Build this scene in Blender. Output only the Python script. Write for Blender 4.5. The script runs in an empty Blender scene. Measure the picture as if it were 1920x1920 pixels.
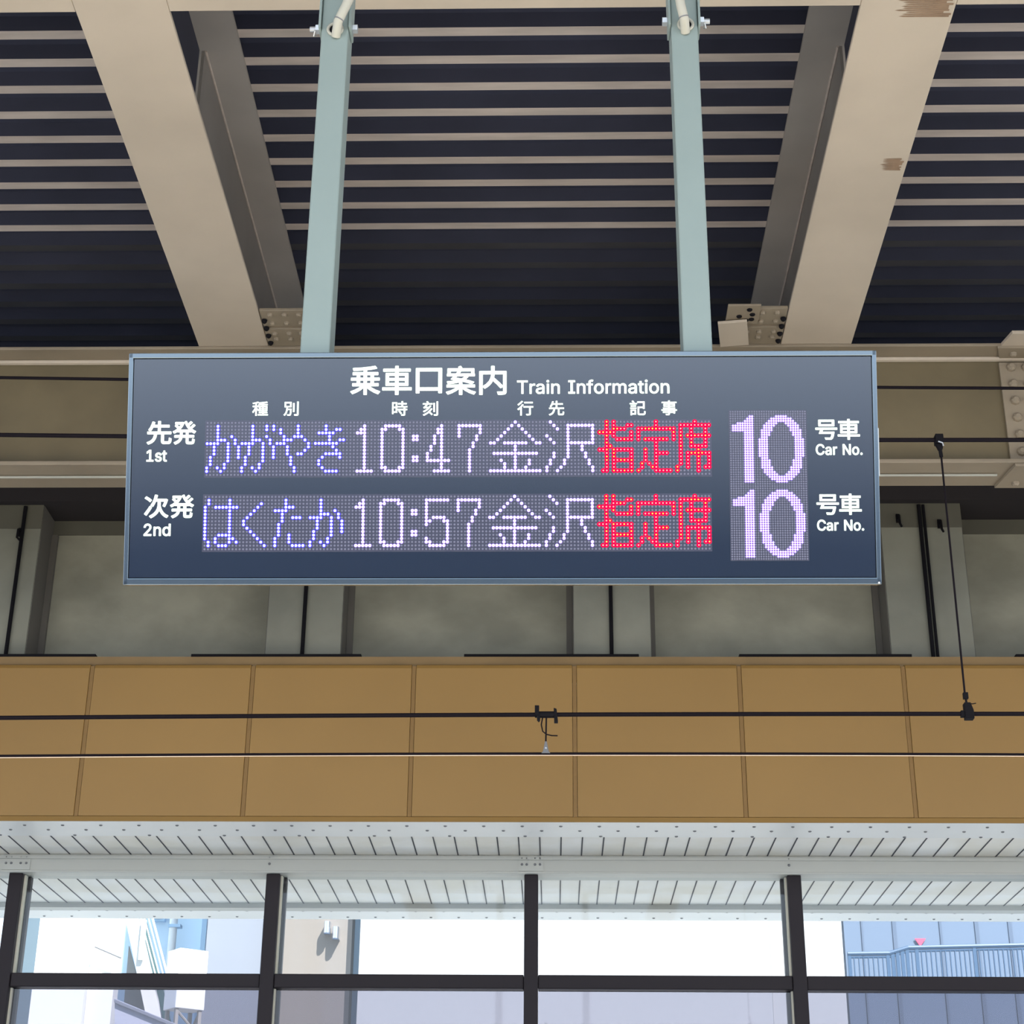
import bpy, bmesh, math, random
from mathutils import Matrix, Vector
random.seed(7)
D = bpy.data
SC = bpy.context.scene
COL = SC.collection
rad = math.radians

# ---------------------------------------------------------------- camera
EYE = 1.55                      # eye height above the platform floor (floor is z = 0)
FPX = 3275.4                    # focal length in pixels of the 1920 px frame
PITCH, YAW, ROLL = 24.55, 1.444, 0.50
CAM_R = Matrix.Rotation(rad(YAW), 3, 'Z') @ Matrix.Rotation(rad(90 + PITCH), 3, 'X') @ Matrix.Rotation(rad(ROLL), 3, 'Z')
cam = D.objects.new('camera', D.cameras.new('camera'))
COL.objects.link(cam)
cam.matrix_world = Matrix.Translation((0, 0, EYE)) @ CAM_R.to_4x4()
cam.data.sensor_width = 36
cam.data.lens = FPX / 1920 * 36
cam.data.clip_end = 500
SC.camera = cam

# ---------------------------------------------------------------- sky, sun, exposure
SKY_STRENGTH, SUN_STRENGTH, EXPOSURE = 2.5, 14.0, 0.0
w = D.worlds.new('sky'); SC.world = w; w.use_nodes = True
nt = w.node_tree; nt.nodes.clear()
tc = nt.nodes.new('ShaderNodeTexCoord'); sp = nt.nodes.new('ShaderNodeSeparateXYZ')
mr = nt.nodes.new('ShaderNodeMapRange'); mr.inputs[1].default_value = -0.30; mr.inputs[2].default_value = 0.30
cr = nt.nodes.new('ShaderNodeValToRGB')
els = cr.color_ramp.elements
els[0].position = 0.0; els[0].color = (.04, .07, .12, 1)
els[1].position = 1.0; els[1].color = (.62, .80, 1.0, 1)
e_ = els.new(.14); e_.color = (.05, .08, .14, 1)
e_ = els.new(.36); e_.color = (.70, .82, .98, 1)
e_ = els.new(.52); e_.color = (.95, 1.0, 1.05, 1)
bg = nt.nodes.new('ShaderNodeBackground'); bg.inputs[1].default_value = SKY_STRENGTH
wo = nt.nodes.new('ShaderNodeOutputWorld')
L = nt.links.new
L(tc.outputs['Generated'], sp.inputs[0]); L(sp.outputs['Z'], mr.inputs[0]); L(mr.outputs[0], cr.inputs[0])
L(cr.outputs[0], bg.inputs[0]); L(bg.outputs[0], wo.inputs[0])

sun = D.objects.new('sun', D.lights.new('sun', 'SUN')); COL.objects.link(sun)
sun.data.energy = SUN_STRENGTH; sun.data.angle = rad(.6); sun.data.color = (1, .96, .88)
sun.rotation_euler = Vector((-.38, .60, -.80)).to_track_quat('-Z', 'Y').to_euler()
sun.location = (10, -20, 40)

vs = SC.view_settings
SC.display_settings.display_device = 'sRGB'
vs.view_transform = 'Standard'; vs.look = 'None'; vs.exposure = EXPOSURE; vs.gamma = 1.0
vs.use_curve_mapping = False
SC.cycles.max_bounces = 10; SC.cycles.diffuse_bounces = 6; SC.cycles.transparent_max_bounces = 12

# ---------------------------------------------------------------- survey helpers (photograph pixel -> place)
def ray(px, py):
    return CAM_R @ Vector(((px - 960) / FPX, -(py - 960) / FPX, -1))
def at_y(px, py, y):            # point of the sight line at depth y
    d = ray(px, py); d = d * (y / d.y); d.z += EYE; return d
def at_z(px, py, z):            # point of the sight line at height z
    d = ray(px, py); d = d * ((z - EYE) / d.z); d.z += EYE; return d

# ---------------------------------------------------------------- materials
def lin(c):
    return tuple((v / 255 / 12.92 if v <= 10 else ((v / 255 + .055) / 1.055) ** 2.4) for v in c)
def mat(name, rgb, rough=.6, metal=0.0, spec=.5, noise=0.0, scale=6.0, tint=None, bump=0.0, stretch=None, coat=0.0):
    m = D.materials.new(name); m.use_nodes = True
    n = m.node_tree.nodes; l = m.node_tree.links.new
    b = n['Principled BSDF']
    col = (*rgb, 1)
    b.inputs['Base Color'].default_value = col
    b.inputs['Roughness'].default_value = rough
    b.inputs['Metallic'].default_value = metal
    b.inputs['Specular IOR Level'].default_value = spec
    b.inputs['Coat Weight'].default_value = coat
    if noise or bump:
        t = n.new('ShaderNodeTexCoord'); mp = n.new('ShaderNodeMapping')
        if stretch: mp.inputs['Scale'].default_value = stretch
        nz = n.new('ShaderNodeTexNoise'); nz.inputs['Scale'].default_value = scale; nz.inputs['Detail'].default_value = 6
        l(t.outputs['Object'], mp.inputs[0]); l(mp.outputs[0], nz.inputs[0])
        if noise:
            r = n.new('ShaderNodeValToRGB')
            r.color_ramp.elements[0].position = .35; r.color_ramp.elements[1].position = .68
            other = tint if tint else tuple(c * (1 - noise) for c in rgb)
            r.color_ramp.elements[0].color = (*other, 1); r.color_ramp.elements[1].color = col
            l(nz.outputs[0], r.inputs[0]); l(r.outputs[0], b.inputs['Base Color'])
        if bump:
            bp = n.new('ShaderNodeBump'); bp.inputs['Strength'].default_value = bump; bp.inputs['Distance'].default_value = .02
            l(nz.outputs[0], bp.inputs['Height']); l(bp.outputs[0], b.inputs['Normal'])
    return m
def emit(name, rgb, strength):
    m = mat(name, rgb, .5, spec=0)
    b = m.node_tree.nodes['Principled BSDF']
    b.inputs['Emission Color'].default_value = (*rgb, 1)
    b.inputs['Emission Strength'].default_value = strength
    return m
def glass(name, rgb, gloss=.05):
    m = D.materials.new(name); m.use_nodes = True
    n = m.node_tree.nodes; l = m.node_tree.links.new; n.clear()
    tr = n.new('ShaderNodeBsdfTransparent'); tr.inputs[0].default_value = (*rgb, 1)
    gl = n.new('ShaderNodeBsdfGlossy'); gl.inputs['Roughness'].default_value = .03
    mx = n.new('ShaderNodeMixShader'); mx.inputs[0].default_value = gloss
    o = n.new('ShaderNodeOutputMaterial')
    l(tr.outputs[0], mx.inputs[1]); l(gl.outputs[0], mx.inputs[2]); l(mx.outputs[0], o.inputs[0])
    return m

M = {}
M['floor'] = mat('platform_concrete', (.68, .64, .57), .8, noise=.2, scale=1.5)
M['track'] = mat('track_concrete', (.68, .66, .62), .9, noise=.2, scale=1.5)
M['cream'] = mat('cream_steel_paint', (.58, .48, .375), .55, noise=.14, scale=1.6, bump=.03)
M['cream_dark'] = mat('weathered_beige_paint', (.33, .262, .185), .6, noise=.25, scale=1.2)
M['flange'] = mat('grey_beige_flange_paint', (.44, .40, .37), .6, noise=.15, scale=2)
M['web'] = mat('grey_web_paint', (.30, .275, .26), .6, noise=.15, scale=2)
M['navy'] = mat('navy_shade_paint', (.042, .045, .078), .65, noise=.2, scale=2)
M['rib_shaded'] = mat('shaded_rib_paint', (.055, .053, .062), .6, noise=.2, scale=3)
M['rib'] = mat('pale_rib_paint', (.62, .53, .48), .6, noise=.2, scale=3, stretch=(1, 6, 1))
M['scrape'] = mat('brown_scrape', (.33, .21, .13), .7, noise=.25, scale=14)
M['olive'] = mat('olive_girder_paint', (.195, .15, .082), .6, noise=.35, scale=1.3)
M['wall'] = mat('grey_mortar', (.38, .36, .28), .85, noise=.30, scale=2.2, bump=.6, stretch=(1, 1, 1.4))
M['column'] = mat('grey_column_mortar', (.29, .28, .225), .85, noise=.22, scale=2.4, bump=.5)
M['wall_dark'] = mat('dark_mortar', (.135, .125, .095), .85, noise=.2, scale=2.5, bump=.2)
M['joint'] = mat('grey_joint_sealant', (.15, .135, .115), .8)
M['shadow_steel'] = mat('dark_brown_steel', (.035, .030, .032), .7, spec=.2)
M['black'] = mat('black_rubber_and_shadow', (.009, .008, .010), .7, spec=.1)
M['wire'] = mat('dark_wire', (.010, .007, .010), .6, spec=.08)
M['copper'] = mat('bright_worn_copper', (.80, .60, .48), .3, metal=.6)
M['fascia'] = mat('ochre_cladding_paint', (.335, .185, .050), .5, noise=.10, scale=.8)
M['fascia_lip'] = mat('dull_ochre_lip_paint', (.27, .165, .065), .6, noise=.15, scale=3)
M['fascia_seam'] = mat('ochre_seam_paint', (.25, .135, .038), .6)
M['white'] = mat('white_paint', (.86, .86, .85), .45, noise=.04, scale=2)
M['soffit'] = mat('grey_white_soffit', (.90, .885, .87), .55, noise=.25, scale=2.2, tint=(.80, .76, .68))
M['groove'] = mat('dark_groove', (.06, .06, .07), .8)
M['header'] = mat('grey_header_paint', (.45, .45, .42), .5)
M['mullion'] = mat('dark_bronze_aluminium', (.020, .015, .018), .5, spec=.2)
M['gasket'] = mat('cream_gasket', (.62, .58, .47), .6)
M['rivet'] = mat('grey_rivet', (.16, .16, .17), .5)
M['pane_clear'] = glass('clear_glass', (.95, .97, .98), .03)
M['pane_tint'] = glass('tinted_glass', (.57, .57, .63), .05)
M['pole'] = mat('pale_green_grey_paint', (.235, .285, .27), .42, noise=.04, scale=5)
M['galv'] = mat('galvanised_steel', (.55, .56, .58), .4, metal=.7)
M['conduit'] = mat('cream_conduit', (.40, .38, .32), .5)
M['cabinet'] = mat('grey_blue_cabinet', (.20, .24, .28), .45)
M['bezel'] = mat('anodised_bezel', (.21, .25, .28), .14, metal=.95)
M['face'] = mat('smoked_navy_acrylic', (.006, .011, .026), .12, spec=1.0, coat=1.0)
M['led_board'] = mat('smoked_led_board', (.030, .030, .058), .2, spec=.9, coat=.5)
M['led_off'] = mat('unlit_led_lens', (.135, .135, .20), .4)
M['letter'] = emit('backlit_white_letter', (.90, 1.0, .90), .42)
M['led_white'] = emit('white_led', (.98, .95, 1.0), 1.3)
M['led_violet'] = emit('violet_led_body', (.30, .16, .95), .75)
M['led_blue'] = emit('blue_led_body', (.035, .02, .85), .85)
M['led_ice'] = emit('blue_white_led_core', (.80, .86, 1.0), 1.2)
M['led_red'] = emit('red_led_body', (.95, .0, .035), .85)
M['led_rose'] = emit('rose_led_core', (1.0, .24, .20), 1.0)
M['led_amber'] = emit('amber_led_core', (1.0, .42, .06), 1.0)
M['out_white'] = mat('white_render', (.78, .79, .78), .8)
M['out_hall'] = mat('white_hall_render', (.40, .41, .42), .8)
M['out_pale'] = mat('pale_white_render', (.42, .44, .52), .8)
M['out_lilac'] = mat('lilac_render', (.19, .205, .25), .8, noise=.06, scale=.6, stretch=(3, 3, .3))
M['out_tan'] = mat('tan_render', (.18, .148, .123), .8, noise=.10, scale=.5, stretch=(3, 3, .3), tint=(.19, .168, .155))
M['out_blue'] = mat('pale_blue_panel', (.085, .125, .20), .6)
M['out_blue_line'] = mat('blue_seam', (.055, .085, .145), .6)
M['out_rail'] = mat('blue_railing_paint', (.015, .055, .125), .5)
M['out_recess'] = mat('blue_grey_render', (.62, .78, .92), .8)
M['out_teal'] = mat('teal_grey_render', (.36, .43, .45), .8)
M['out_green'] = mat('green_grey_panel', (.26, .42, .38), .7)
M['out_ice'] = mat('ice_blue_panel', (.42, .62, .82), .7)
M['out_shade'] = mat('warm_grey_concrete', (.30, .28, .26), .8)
M['steel'] = mat('polished_steel', (.60, .62, .68), .25, metal=.9)
M['red'] = mat('red_sticker', (.80, .05, .12), .5)

# ---------------------------------------------------------------- mesh helpers
def wm(o):
    m = o.matrix_basis.copy()
    return (wm(o.parent) @ o.matrix_parent_inverse @ m) if o.parent else m
class MB:
    def __init__(s): s.v = []; s.f = []; s.m = []
    def add(s, verts, faces, m=0):
        o = len(s.v); s.v += [tuple(p) for p in verts]
        for f in faces: s.f.append([i + o for i in f]); s.m.append(m)
        return s
    def box(s, x0, x1, y0, y1, z0, z1, m=0, mtx=None):
        x0, x1 = sorted((x0, x1)); y0, y1 = sorted((y0, y1)); z0, z1 = sorted((z0, z1))
        v = [Vector(p) for p in ((x0,y0,z0),(x1,y0,z0),(x1,y1,z0),(x0,y1,z0),(x0,y0,z1),(x1,y0,z1),(x1,y1,z1),(x0,y1,z1))]
        if mtx: v = [mtx @ p for p in v]
        return s.add(v, [(0,3,2,1),(4,5,6,7),(0,1,5,4),(1,2,6,5),(2,3,7,6),(3,0,4,7)], m)
    def prism(s, poly, a, b, axis='x', m=0):    # polygon in the two other axes, swept from a to b
        n = len(poly); v = []
        for t in (a, b):
            for p, q in poly:
                v.append((t, p, q) if axis == 'x' else ((p, t, q) if axis == 'y' else (p, q, t)))
        f = [tuple(range(n))[::-1], tuple(range(n, 2*n))]
        for i in range(n):
            j = (i + 1) % n; f.append((i, j, n + j, n + i))
        return s.add(v, f, m)
    def tube(s, pts, r, n=10, m=0, cap=True):
        pts = [Vector(p) for p in pts]; base = len(s.v); rings = []
        up = None
        for i, p in enumerate(pts):
            d = ((pts[min(i+1, len(pts)-1)] - pts[max(i-1, 0)])).normalized()
            if up is None: up = d.orthogonal().normalized()
            up = (up - d * up.dot(d)).normalized(); sd = d.cross(up)
            rr = r[i] if isinstance(r, (list, tuple)) else r
            rings.append([p + (up * math.cos(2*math.pi*k/n) + sd * math.sin(2*math.pi*k/n)) * rr for k in range(n)])
        v = [q for R_ in rings for q in R_]; f = []
        for i in range(len(pts) - 1):
            for k in range(n):
                k2 = (k + 1) % n; f.append((i*n + k, i*n + k2, (i+1)*n + k2, (i+1)*n + k))
        if cap: f.append(tuple(range(n))[::-1]); f.append(tuple(range((len(pts)-1)*n, len(pts)*n)))
        return s.add(v, f, m)
    def dome(s, p, d, r, h, n=8, m=0):            # low bolt head: ring, smaller ring, cap
        p = Vector(p); d = Vector(d).normalized()
        return s.tube([p, p + d*h*.6, p + d*h], [r, r*.9, r*.5], n, m)
    def bolts(s, name, m, parent):               # every collected dome becomes a part of its own
        for (p, d, r, h_) in s.q: MB().dome(p, d, r, h_).build(name, m, parent, world=True)
    def note(s, p, d, r, h_): s.q = getattr(s, 'q', []) + [(p, d, r, h_)]
    def build(s, name, mats, parent=None, bevel=0, smooth=False, world=False):
        me = D.meshes.new(name); me.from_pydata(s.v, [], s.f)
        if not isinstance(mats, (list, tuple)): mats = [mats]
        for k in mats: me.materials.append(k)
        me.polygons.foreach_set('material_index', s.m)
        bm = bmesh.new(); bm.from_mesh(me); bmesh.ops.recalc_face_normals(bm, faces=bm.faces); bm.to_mesh(me); bm.free()
        if smooth:
            me.polygons.foreach_set('use_smooth', [True]*len(me.polygons)); me.set_sharp_from_angle(angle=rad(40))
        o = D.objects.new(name, me); COL.objects.link(o)
        if parent:
            o.parent = parent
            if world: o.matrix_parent_inverse = wm(parent).inverted()
        if bevel:
            b = o.modifiers.new('bevel', 'BEVEL'); b.width = bevel; b.segments = 2; b.limit_method = 'ANGLE'
        return o
def tag(o, label, cat, group=None):
    o['label'] = label; o['category'] = cat
    if group: o['group'] = group
    return o
def structure(o): o['kind'] = 'structure'; return o
def empty(name, loc=(0, 0, 0), rot=(0, 0, 0)):
    o = D.objects.new(name, None); COL.objects.link(o); o.location = loc; o.rotation_euler = rot
    o.empty_display_size = .2
    return o

# ================================================================ the setting
X0, X1 = -13.0, 13.0
structure(MB().box(X0, X1, -6.0, 5.3, -.25, 0).build('floor', M['floor']))
structure(MB().box(X0, X1, 5.3, 10.6, -1.7, -1.45).build('trim_1', M['track']))        # track bed below the platform edge

# roof deck: narrow pale rib bottoms, recesses painted navy for their shade, ribs along X
DECK_Z, PITCH_Y, RIB_W, RIB_D = 6.0 + EYE, .2218, .066, .085
deck = MB(); y = 7.164 - 41 * PITCH_Y - RIB_W / 2
prof = []
while y < 10.75:
    prof += [(y, DECK_Z), (y + RIB_W, DECK_Z), (y + RIB_W + .012, DECK_Z + RIB_D), (y + PITCH_Y - .012, DECK_Z + RIB_D)]
    y += PITCH_Y
vv = [(X, p, q) for X in (X0, X1) for p, q in prof]; n = len(prof)
deck.add(vv, [(i, i + 1, n + i + 1, n + i) for i in range(n - 1)])
deck.m = [(1 if prof[i][0] < 9.0 else 2) if i % 4 == 0 else 0 for i in range(n - 1)]   # far ribs painted darker for the light fading into the roof
deck.box(X0, X1, prof[0][0], 11.3, DECK_Z + RIB_D + .01, DECK_Z + RIB_D + .12, 0)
structure(deck.build('ceiling', [M['navy'], M['rib'], M['rib_shaded']]))

# back wall: recessed mortar panels, proud columns, dark band on top
WY = 11.02
def xw(px, py, y): return at_y(px, py, y).x
wz0, wz1 = 3.60 + EYE, 6.08 + EYE
cols = [(-48, 46), (497, 638), (1076, 1221), (1672, 1829)]
wall = MB().box(X0, X1, WY, WY + .2, 2.75 + EYE + .88, wz1)
wall = structure(wall.build('wall_back', M['wall']))
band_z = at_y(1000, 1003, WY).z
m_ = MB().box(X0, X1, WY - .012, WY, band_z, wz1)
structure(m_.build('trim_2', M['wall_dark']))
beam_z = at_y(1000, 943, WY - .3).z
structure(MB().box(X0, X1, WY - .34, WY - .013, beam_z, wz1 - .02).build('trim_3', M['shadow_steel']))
k = 3
for a, b in cols:
    k += 1
    xa, xb = xw(a, 1225, WY - .28), xw(b, 1225, WY - .28)
    c = MB().box(xa, xb, WY - .28, WY - .001, wz0, beam_z - .001, 0)
    c = structure(c.build('trim_%d' % k, M['column'], bevel=.004))
    MB().box(xa - .004, xa - .0005, WY - .272, WY - .002, wz0, beam_z - .002).build('reveal', M['joint'], c)
    MB().box(xb + .0005, xb + .004, WY - .272, WY - .002, wz0, beam_z - .002).build('reveal', M['joint'], c)
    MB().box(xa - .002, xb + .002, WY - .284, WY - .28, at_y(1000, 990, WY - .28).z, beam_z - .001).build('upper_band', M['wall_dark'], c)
    MB().box(xa - .045, xa - .005, WY - .035, WY - .002, wz0, band_z - .01).build('joint', M['joint'], c)
    MB().box(xb + .005, xb + .045, WY - .035, WY - .002, wz0, band_z - .01).build('joint', M['joint'], c)
names = {0: 'black drain pipe on the column nearest the picture edge, beside a small hook', 1: 'thin black drain pipe on the mortar column under the characters 10:4',
         2: 'thin black drain pipe on the mortar column under the red characters', 3: 'doubled black drain pipe on the column behind the slanting dropper wire'}
for i, (a, b) in enumerate([(10, 10), (566, 562), (1147, 1146), (1750, 1745)]):
    x = xw(a, 1225, WY - .31)
    t = MB().tube([(x, WY - .30, wz0), (x, WY - .30, beam_z - .02)], .013, 10)
    if i == 3: t.tube([(x + .03, WY - .30, wz0), (x + .03, WY - .30, beam_z - .02)], .010, 10)
    tag(t.build('drain_pipe', M['black'], smooth=True), names[i], 'pipe', 'drain pipes on the grey columns')
hooks = [(37, 1006, 'small dark wall hook beside the drain pipe at the picture edge'), (1684, 980, 'small dark wall hook right beside the sign cabinet edge'), (1762, 990, 'small dark wall hook between drain pipe and dropper wire')]
for px, py, lb in hooks:
    p = at_y(px, py, WY - .29)
    h = MB().tube([(p.x, WY - .281, p.z + .03), (p.x, p.y - .05, p.z + .03), (p.x, p.y - .055, p.z - .03), (p.x + .015, p.y - .03, p.z - .04)], .008, 8)
    h.box(p.x - .012, p.x + .012, WY - .30, WY - .281, p.z + .0, p.z + .06)
    tag(h.build('wall_hook', M['black']), lb, 'hook', 'wall hooks on the grey columns')

# ---------------------------------------------------------------- eaves: soffit, trims, header, windows
EZ = 2.70 + EYE
structure(MB().box(X0, X1, 10.47, 13.35, EZ + .02, EZ + .9).build('trim_8', M['white']))     # eaves box behind the cladding
sof = MB().box(X0, X1, 10.79, 12.84, EZ + .006, EZ + .02)
sof = structure(sof.build('trim_9', M['soffit']))
gx = MB(); xk = xw(1132, 1575, 10.9) - 60 * .1345
while xk < X1:
    gx.box(xk - .004, xk + .004, 10.79, 12.84, EZ + .003, EZ + .0062); xk += .1345
gx.build('groove', M['groove'], sof)
t1 = structure(MB().box(X0, X1, 10.44, 10.80, EZ - .004, EZ + .02).build('trim_10', M['white']))
rv = MB()
for i in range(-30, 31):
    rv.dome((i * .236 + .05, 10.53, EZ - .004), (0, 0, -1), .011, .006); rv.dome((i * .236 + .168, 10.64, EZ - .004), (0, 0, -1), .011, .006)
    rv.dome((i * .472 + .30, 10.775, EZ - .004), (0, 0, -1), .011, .006)
rv.build('rivet', M['rivet'], t1)
t2 = structure(MB().box(X0, X1, 12.93, 13.35, EZ - .006, EZ + .02).build('trim_11', M['white']))
structure(MB().box(X0, X1, 12.83, 12.94, EZ - .03, EZ + .02).build('trim_12', M['header']))
rv = MB()
for i in range(-36, 37):
    rv.dome((i * .21 + .03, 13.04, EZ - .006), (0, 0, -1), .011, .006); rv.dome((i * .21 + .13, 13.26, EZ - .006), (0, 0, -1), .011, .006)
rv.build('rivet', M['rivet'], t2)
HY0, HY1 = 11.32, 11.53
hz = at_y(1000, 1637, HY0).z
hd = MB().box(X0, X1, HY0, HY1, hz, EZ + .004)
hd.box(X0, X1, HY0 - .012, HY0 + .02, EZ - .028, EZ - .006)          # bright top lip
hd.box(X0, X1, HY0 - .006, HY0 + .01, hz - .004, hz + .010)
hd = structure(hd.build('trim_13', M['header'], bevel=.003))
mull = [-455, 29, 512, 996, 1489, 1975]
for a, b, n8 in ((4, 55, 1), (972, 1019, 1), (498, 512, 0), (1472, 1487, 0)):
    p0 = at_y(a, 1620, HY0); p1 = at_y(b, 1636, HY0); bo = MB()
    zz = (hz + .055, hz + .095)
    if n8:
        MB().box(p0.x, p1.x, HY0 - .006, HY0, hz + .012, EZ - .03).build('joint_plate', M['header'], hd)
        xs = [p0.x + (p1.x - p0.x) * q for q in (.14, .33, .66, .86)]
    else: xs = [(p0.x + p1.x) / 2]
    for x in xs:
        for z in zz: bo.note((x, HY0 - .004, z), (0, -1, 0), .009, .008)
    bo.bolts('bolt', M['rivet'], hd)
MY = 11.36
tz0, tz1 = at_y(1000, 1853, MY).z, at_y(1000, 1827, MY).z
sill = .35
mx = [xw(m, 1645, MY) for m in mull]
for i, x in enumerate(mx):
    p = MB().box(x - .045, x + .045, MY, MY + .15, sill - .1, hz + .001)
    p = structure(p.build('trim_%d' % (14 + i), M['mullion'], bevel=.006))
    s = 1 if x < -.3 else (-1 if x > .3 else 0)
    if s:
        for z0, z1 in ((sill, tz0 - .004), (tz1 + .004, hz - .004)):
            MB().box(x + s*.045, x + s*.056, MY + .045, MY + .095, z0, z1).build('gasket', M['gasket'], p)
            MB().box(x + s*.0455, x + s*.078, MY + .0965, MY + .14, z0, z1).build('stile', M['mullion'], p)
for i in range(5):
    a, b = mx[i] + .046, mx[i + 1] - .046
    wn = structure(empty('window_%d' % (i + 1), ((a + b) / 2, MY + .06, sill)))
    MB().box(a, b, MY + .012, MY + .135, tz0, tz1).build('transom', M['mullion'], wn, bevel=.006, world=True)
    MB().box(a, b, MY + .012, MY + .135, sill - .08, sill).build('sill', M['mullion'], wn, world=True)
    MB().box(a, b, MY + .07, MY + .078, tz1 + .002, hz - .002).build('pane', M['pane_clear'], wn, world=True)['label'] = 'clear upper pane'
    MB().box(a, b, MY + .07, MY + .078, sill + .002, tz0 - .002).build('pane', M['pane_tint'], wn, world=True)['label'] = 'lilac tinted lower pane'
structure(MB().box(X0, X1, MY, MY + .15, -1.45, sill - .081).build('wall_lower', M['header']))

# ---------------------------------------------------------------- ochre cladding panels
FY = 10.40
fz0, fz1 = at_y(960, 1531, FY).z, at_y(960, 1243, FY).z
seams = [-420, -131, 172, 474, 776, 1077, 1386, 1694, 2003, 2310]
fx = [xw(s, 1262, FY) for s in seams]
order = ['first', 'second', 'third', 'fourth', 'fifth', 'sixth', 'seventh', 'eighth', 'ninth']
for i in range(9):
    a, b = fx[i] + .014, fx[i + 1] - .014
    pn = MB()
    r = .035
    prof = [(FY, fz0), (FY, fz1 - r), (FY + r*.3, fz1 - r*.3), (FY + r, fz1), (FY + .06, fz1), (FY + .06, fz0)]
    pn.prism(prof, a, b)
    lab = 'ochre metal cladding panel above the windows, %s counted from the sign text side' % order[i]
    pn = pn.build('cladding_panel', M['fascia'], bevel=.004)
    tag(pn, '', 'panel', 'ochre cladding panels above the windows')
    MB().box(a - .026, a - .002, FY + .006, FY + .05, fz0, fz1 - .02).build('seam_strip', M['fascia_seam'], pn)
    pn['label'] = ['ochre cladding panel outside the frame beyond the window wall',
        'ochre cladding panel cut off by the frame, under the grey column with a hook',
        'ochre cladding panel directly below the 2nd lettering corner of the sign',
        'ochre cladding panel below the blue characters, next after the 2nd lettering panel',
        'ochre cladding panel whose lower wires meet the small central dropper clamp',
        'ochre cladding panel just after the central dropper clamp, below the red characters',
        'ochre cladding panel below the sign corner lettered Car No.',
        'ochre cladding panel crossed by the slanting dropper and its black clamp',
        'ochre cladding panel outside the frame past the slanting dropper'][i]
lz = at_y(960, 1541, FY + .03).z
structure(MB().prism([(FY + .005, fz0 - .002), (FY + .03, lz), (FY + .07, lz), (FY + .07, fz0 - .002)], X0, X1).build('trim_21', M['fascia']))
lipz = at_y(960, 1231.5, FY + .065).z
structure(MB().prism([(FY + .065, fz1 - .04), (FY + .065, lipz), (FY + .12, lipz + .012), (WY - .285, lipz + .012), (WY - .285, fz1 - .04)], X0, X1).build('trim_22', M['fascia_lip']))
for a, b, nm in ((-120, 179, 'below the hooked grey column'), (358, 677, 'below the grey column under 10:4'), (870, 1198, 'below the grey column under the red characters'), (1386, 1710, 'below the sign corner lettered Car No.'), (1905, 2200, 'past the slanting dropper wire')):
    p0, p1 = at_y(a, 1231, FY + .07), at_y(b, 1231, FY + .07)
    z = lipz + .012
    tag(MB().box(p0.x, p1.x, FY + .068, FY + .12, lipz + .0008, z + .009).build('shadow_strip', M['black'], bevel=.003), 'flat black strip painted for the shadow gap on the ochre coping, ' + nm, 'shadow gap', 'black shadow gap strips on the coping')  # black box built in for the shadow gap above the cladding

# ================================================================ steelwork
HB, HT = 5.0 + EYE, 5.998 + EYE
def rafter(xc, s, label):       # s: side on which the web shows (towards the camera plane)
    r = empty('steel_rafter', (xc, 4.0, HB))
    ya, yb = -2.0, 8.72
    fl = MB().box(xc - .2, xc + .2, ya, yb, HB, HB + .022).build('bottom_flange', M['cream'], r, bevel=.004, world=True)
    MB().box(xc - .008, xc + .008, 7.27, 10.6, HB + .023, HT - .022).build('web', M['web'], r, world=True)
    MB().box(xc - .012 - .03*s, xc + .012 - .03*s, ya, 7.262, HB + .023, HT - .022).build('web', M['navy'], r, world=True)['label'] = 'dark navy sheet added in place of the web opening'  # navy sheet added where the rafter has a dark opening
    MB().box(xc - .2, xc + .2, ya, 10.6, HT - .021, HT).build('top_flange', M['flange'], r, world=True)
    MB().tube([(xc + s*.014, 7.27, HT - .026), (xc + s*.014, 10.5, HT - .026)], .007, 6).build('weld_bead', M['rib'], r, world=True)
    # splice plates beside the flange end, with bolt heads
    gx0 = xc + s*.205; gx1 = xc + s*.47
    g = MB().box(gx0, gx1, 8.27, 8.44, HB + .002, HB + .02).build('gusset_plate', M['cream_dark'], r, bevel=.003, world=True)
    bo = MB()
    for u in (.06, .14, .22):
        for yy in (8.31, 8.40): bo.note((xc + s*(.2 + u), yy, HB + .003), (0, 0, -1), .017, .016)
    bo.bolts('bolt', M['cream_dark'], g)
    g = MB().box(gx0, gx1 - s*.03, 8.455, 8.646, HB - .006, HB + .016).build('gusset_plate', M['cream_dark'], r, bevel=.003, world=True)
    bo = MB()
    for u in (.06, .14, .21):
        for yy in (8.50, 8.56): bo.note((xc + s*(.2 + u), yy, HB - .005), (0, 0, -1), .017, .016)
    bo.bolts('bolt', M['cream_dark'], g)
    bo = MB()
    for yy in (8.36, 8.44, 8.52, 8.60): bo.note((xc + s*.222, yy, HB - .005), (0, 0, -1), .016, .02)
    bo.bolts('bolt', M['black'], fl)
    tag(r, label, 'beam', 'cream steel rafters under the roof deck')
    return r
XL = (at_z(130, 0, HB).x + at_z(310, 0, HB).x + at_z(370, 655, HB).x + at_z(515, 660, HB).x) / 4
XR = (at_z(1620, 0, HB).x + at_z(1795, 0, HB).x + at_z(1460, 650, HB).x + at_z(1595, 650, HB).x) / 4
ra = rafter(XL, 1, 'cream painted steel rafter without scrape marks, beside the 1st lettering side of the sign')
rb = rafter(XR, -1, 'cream painted steel rafter with two brown scrape marks on its underside')
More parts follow.
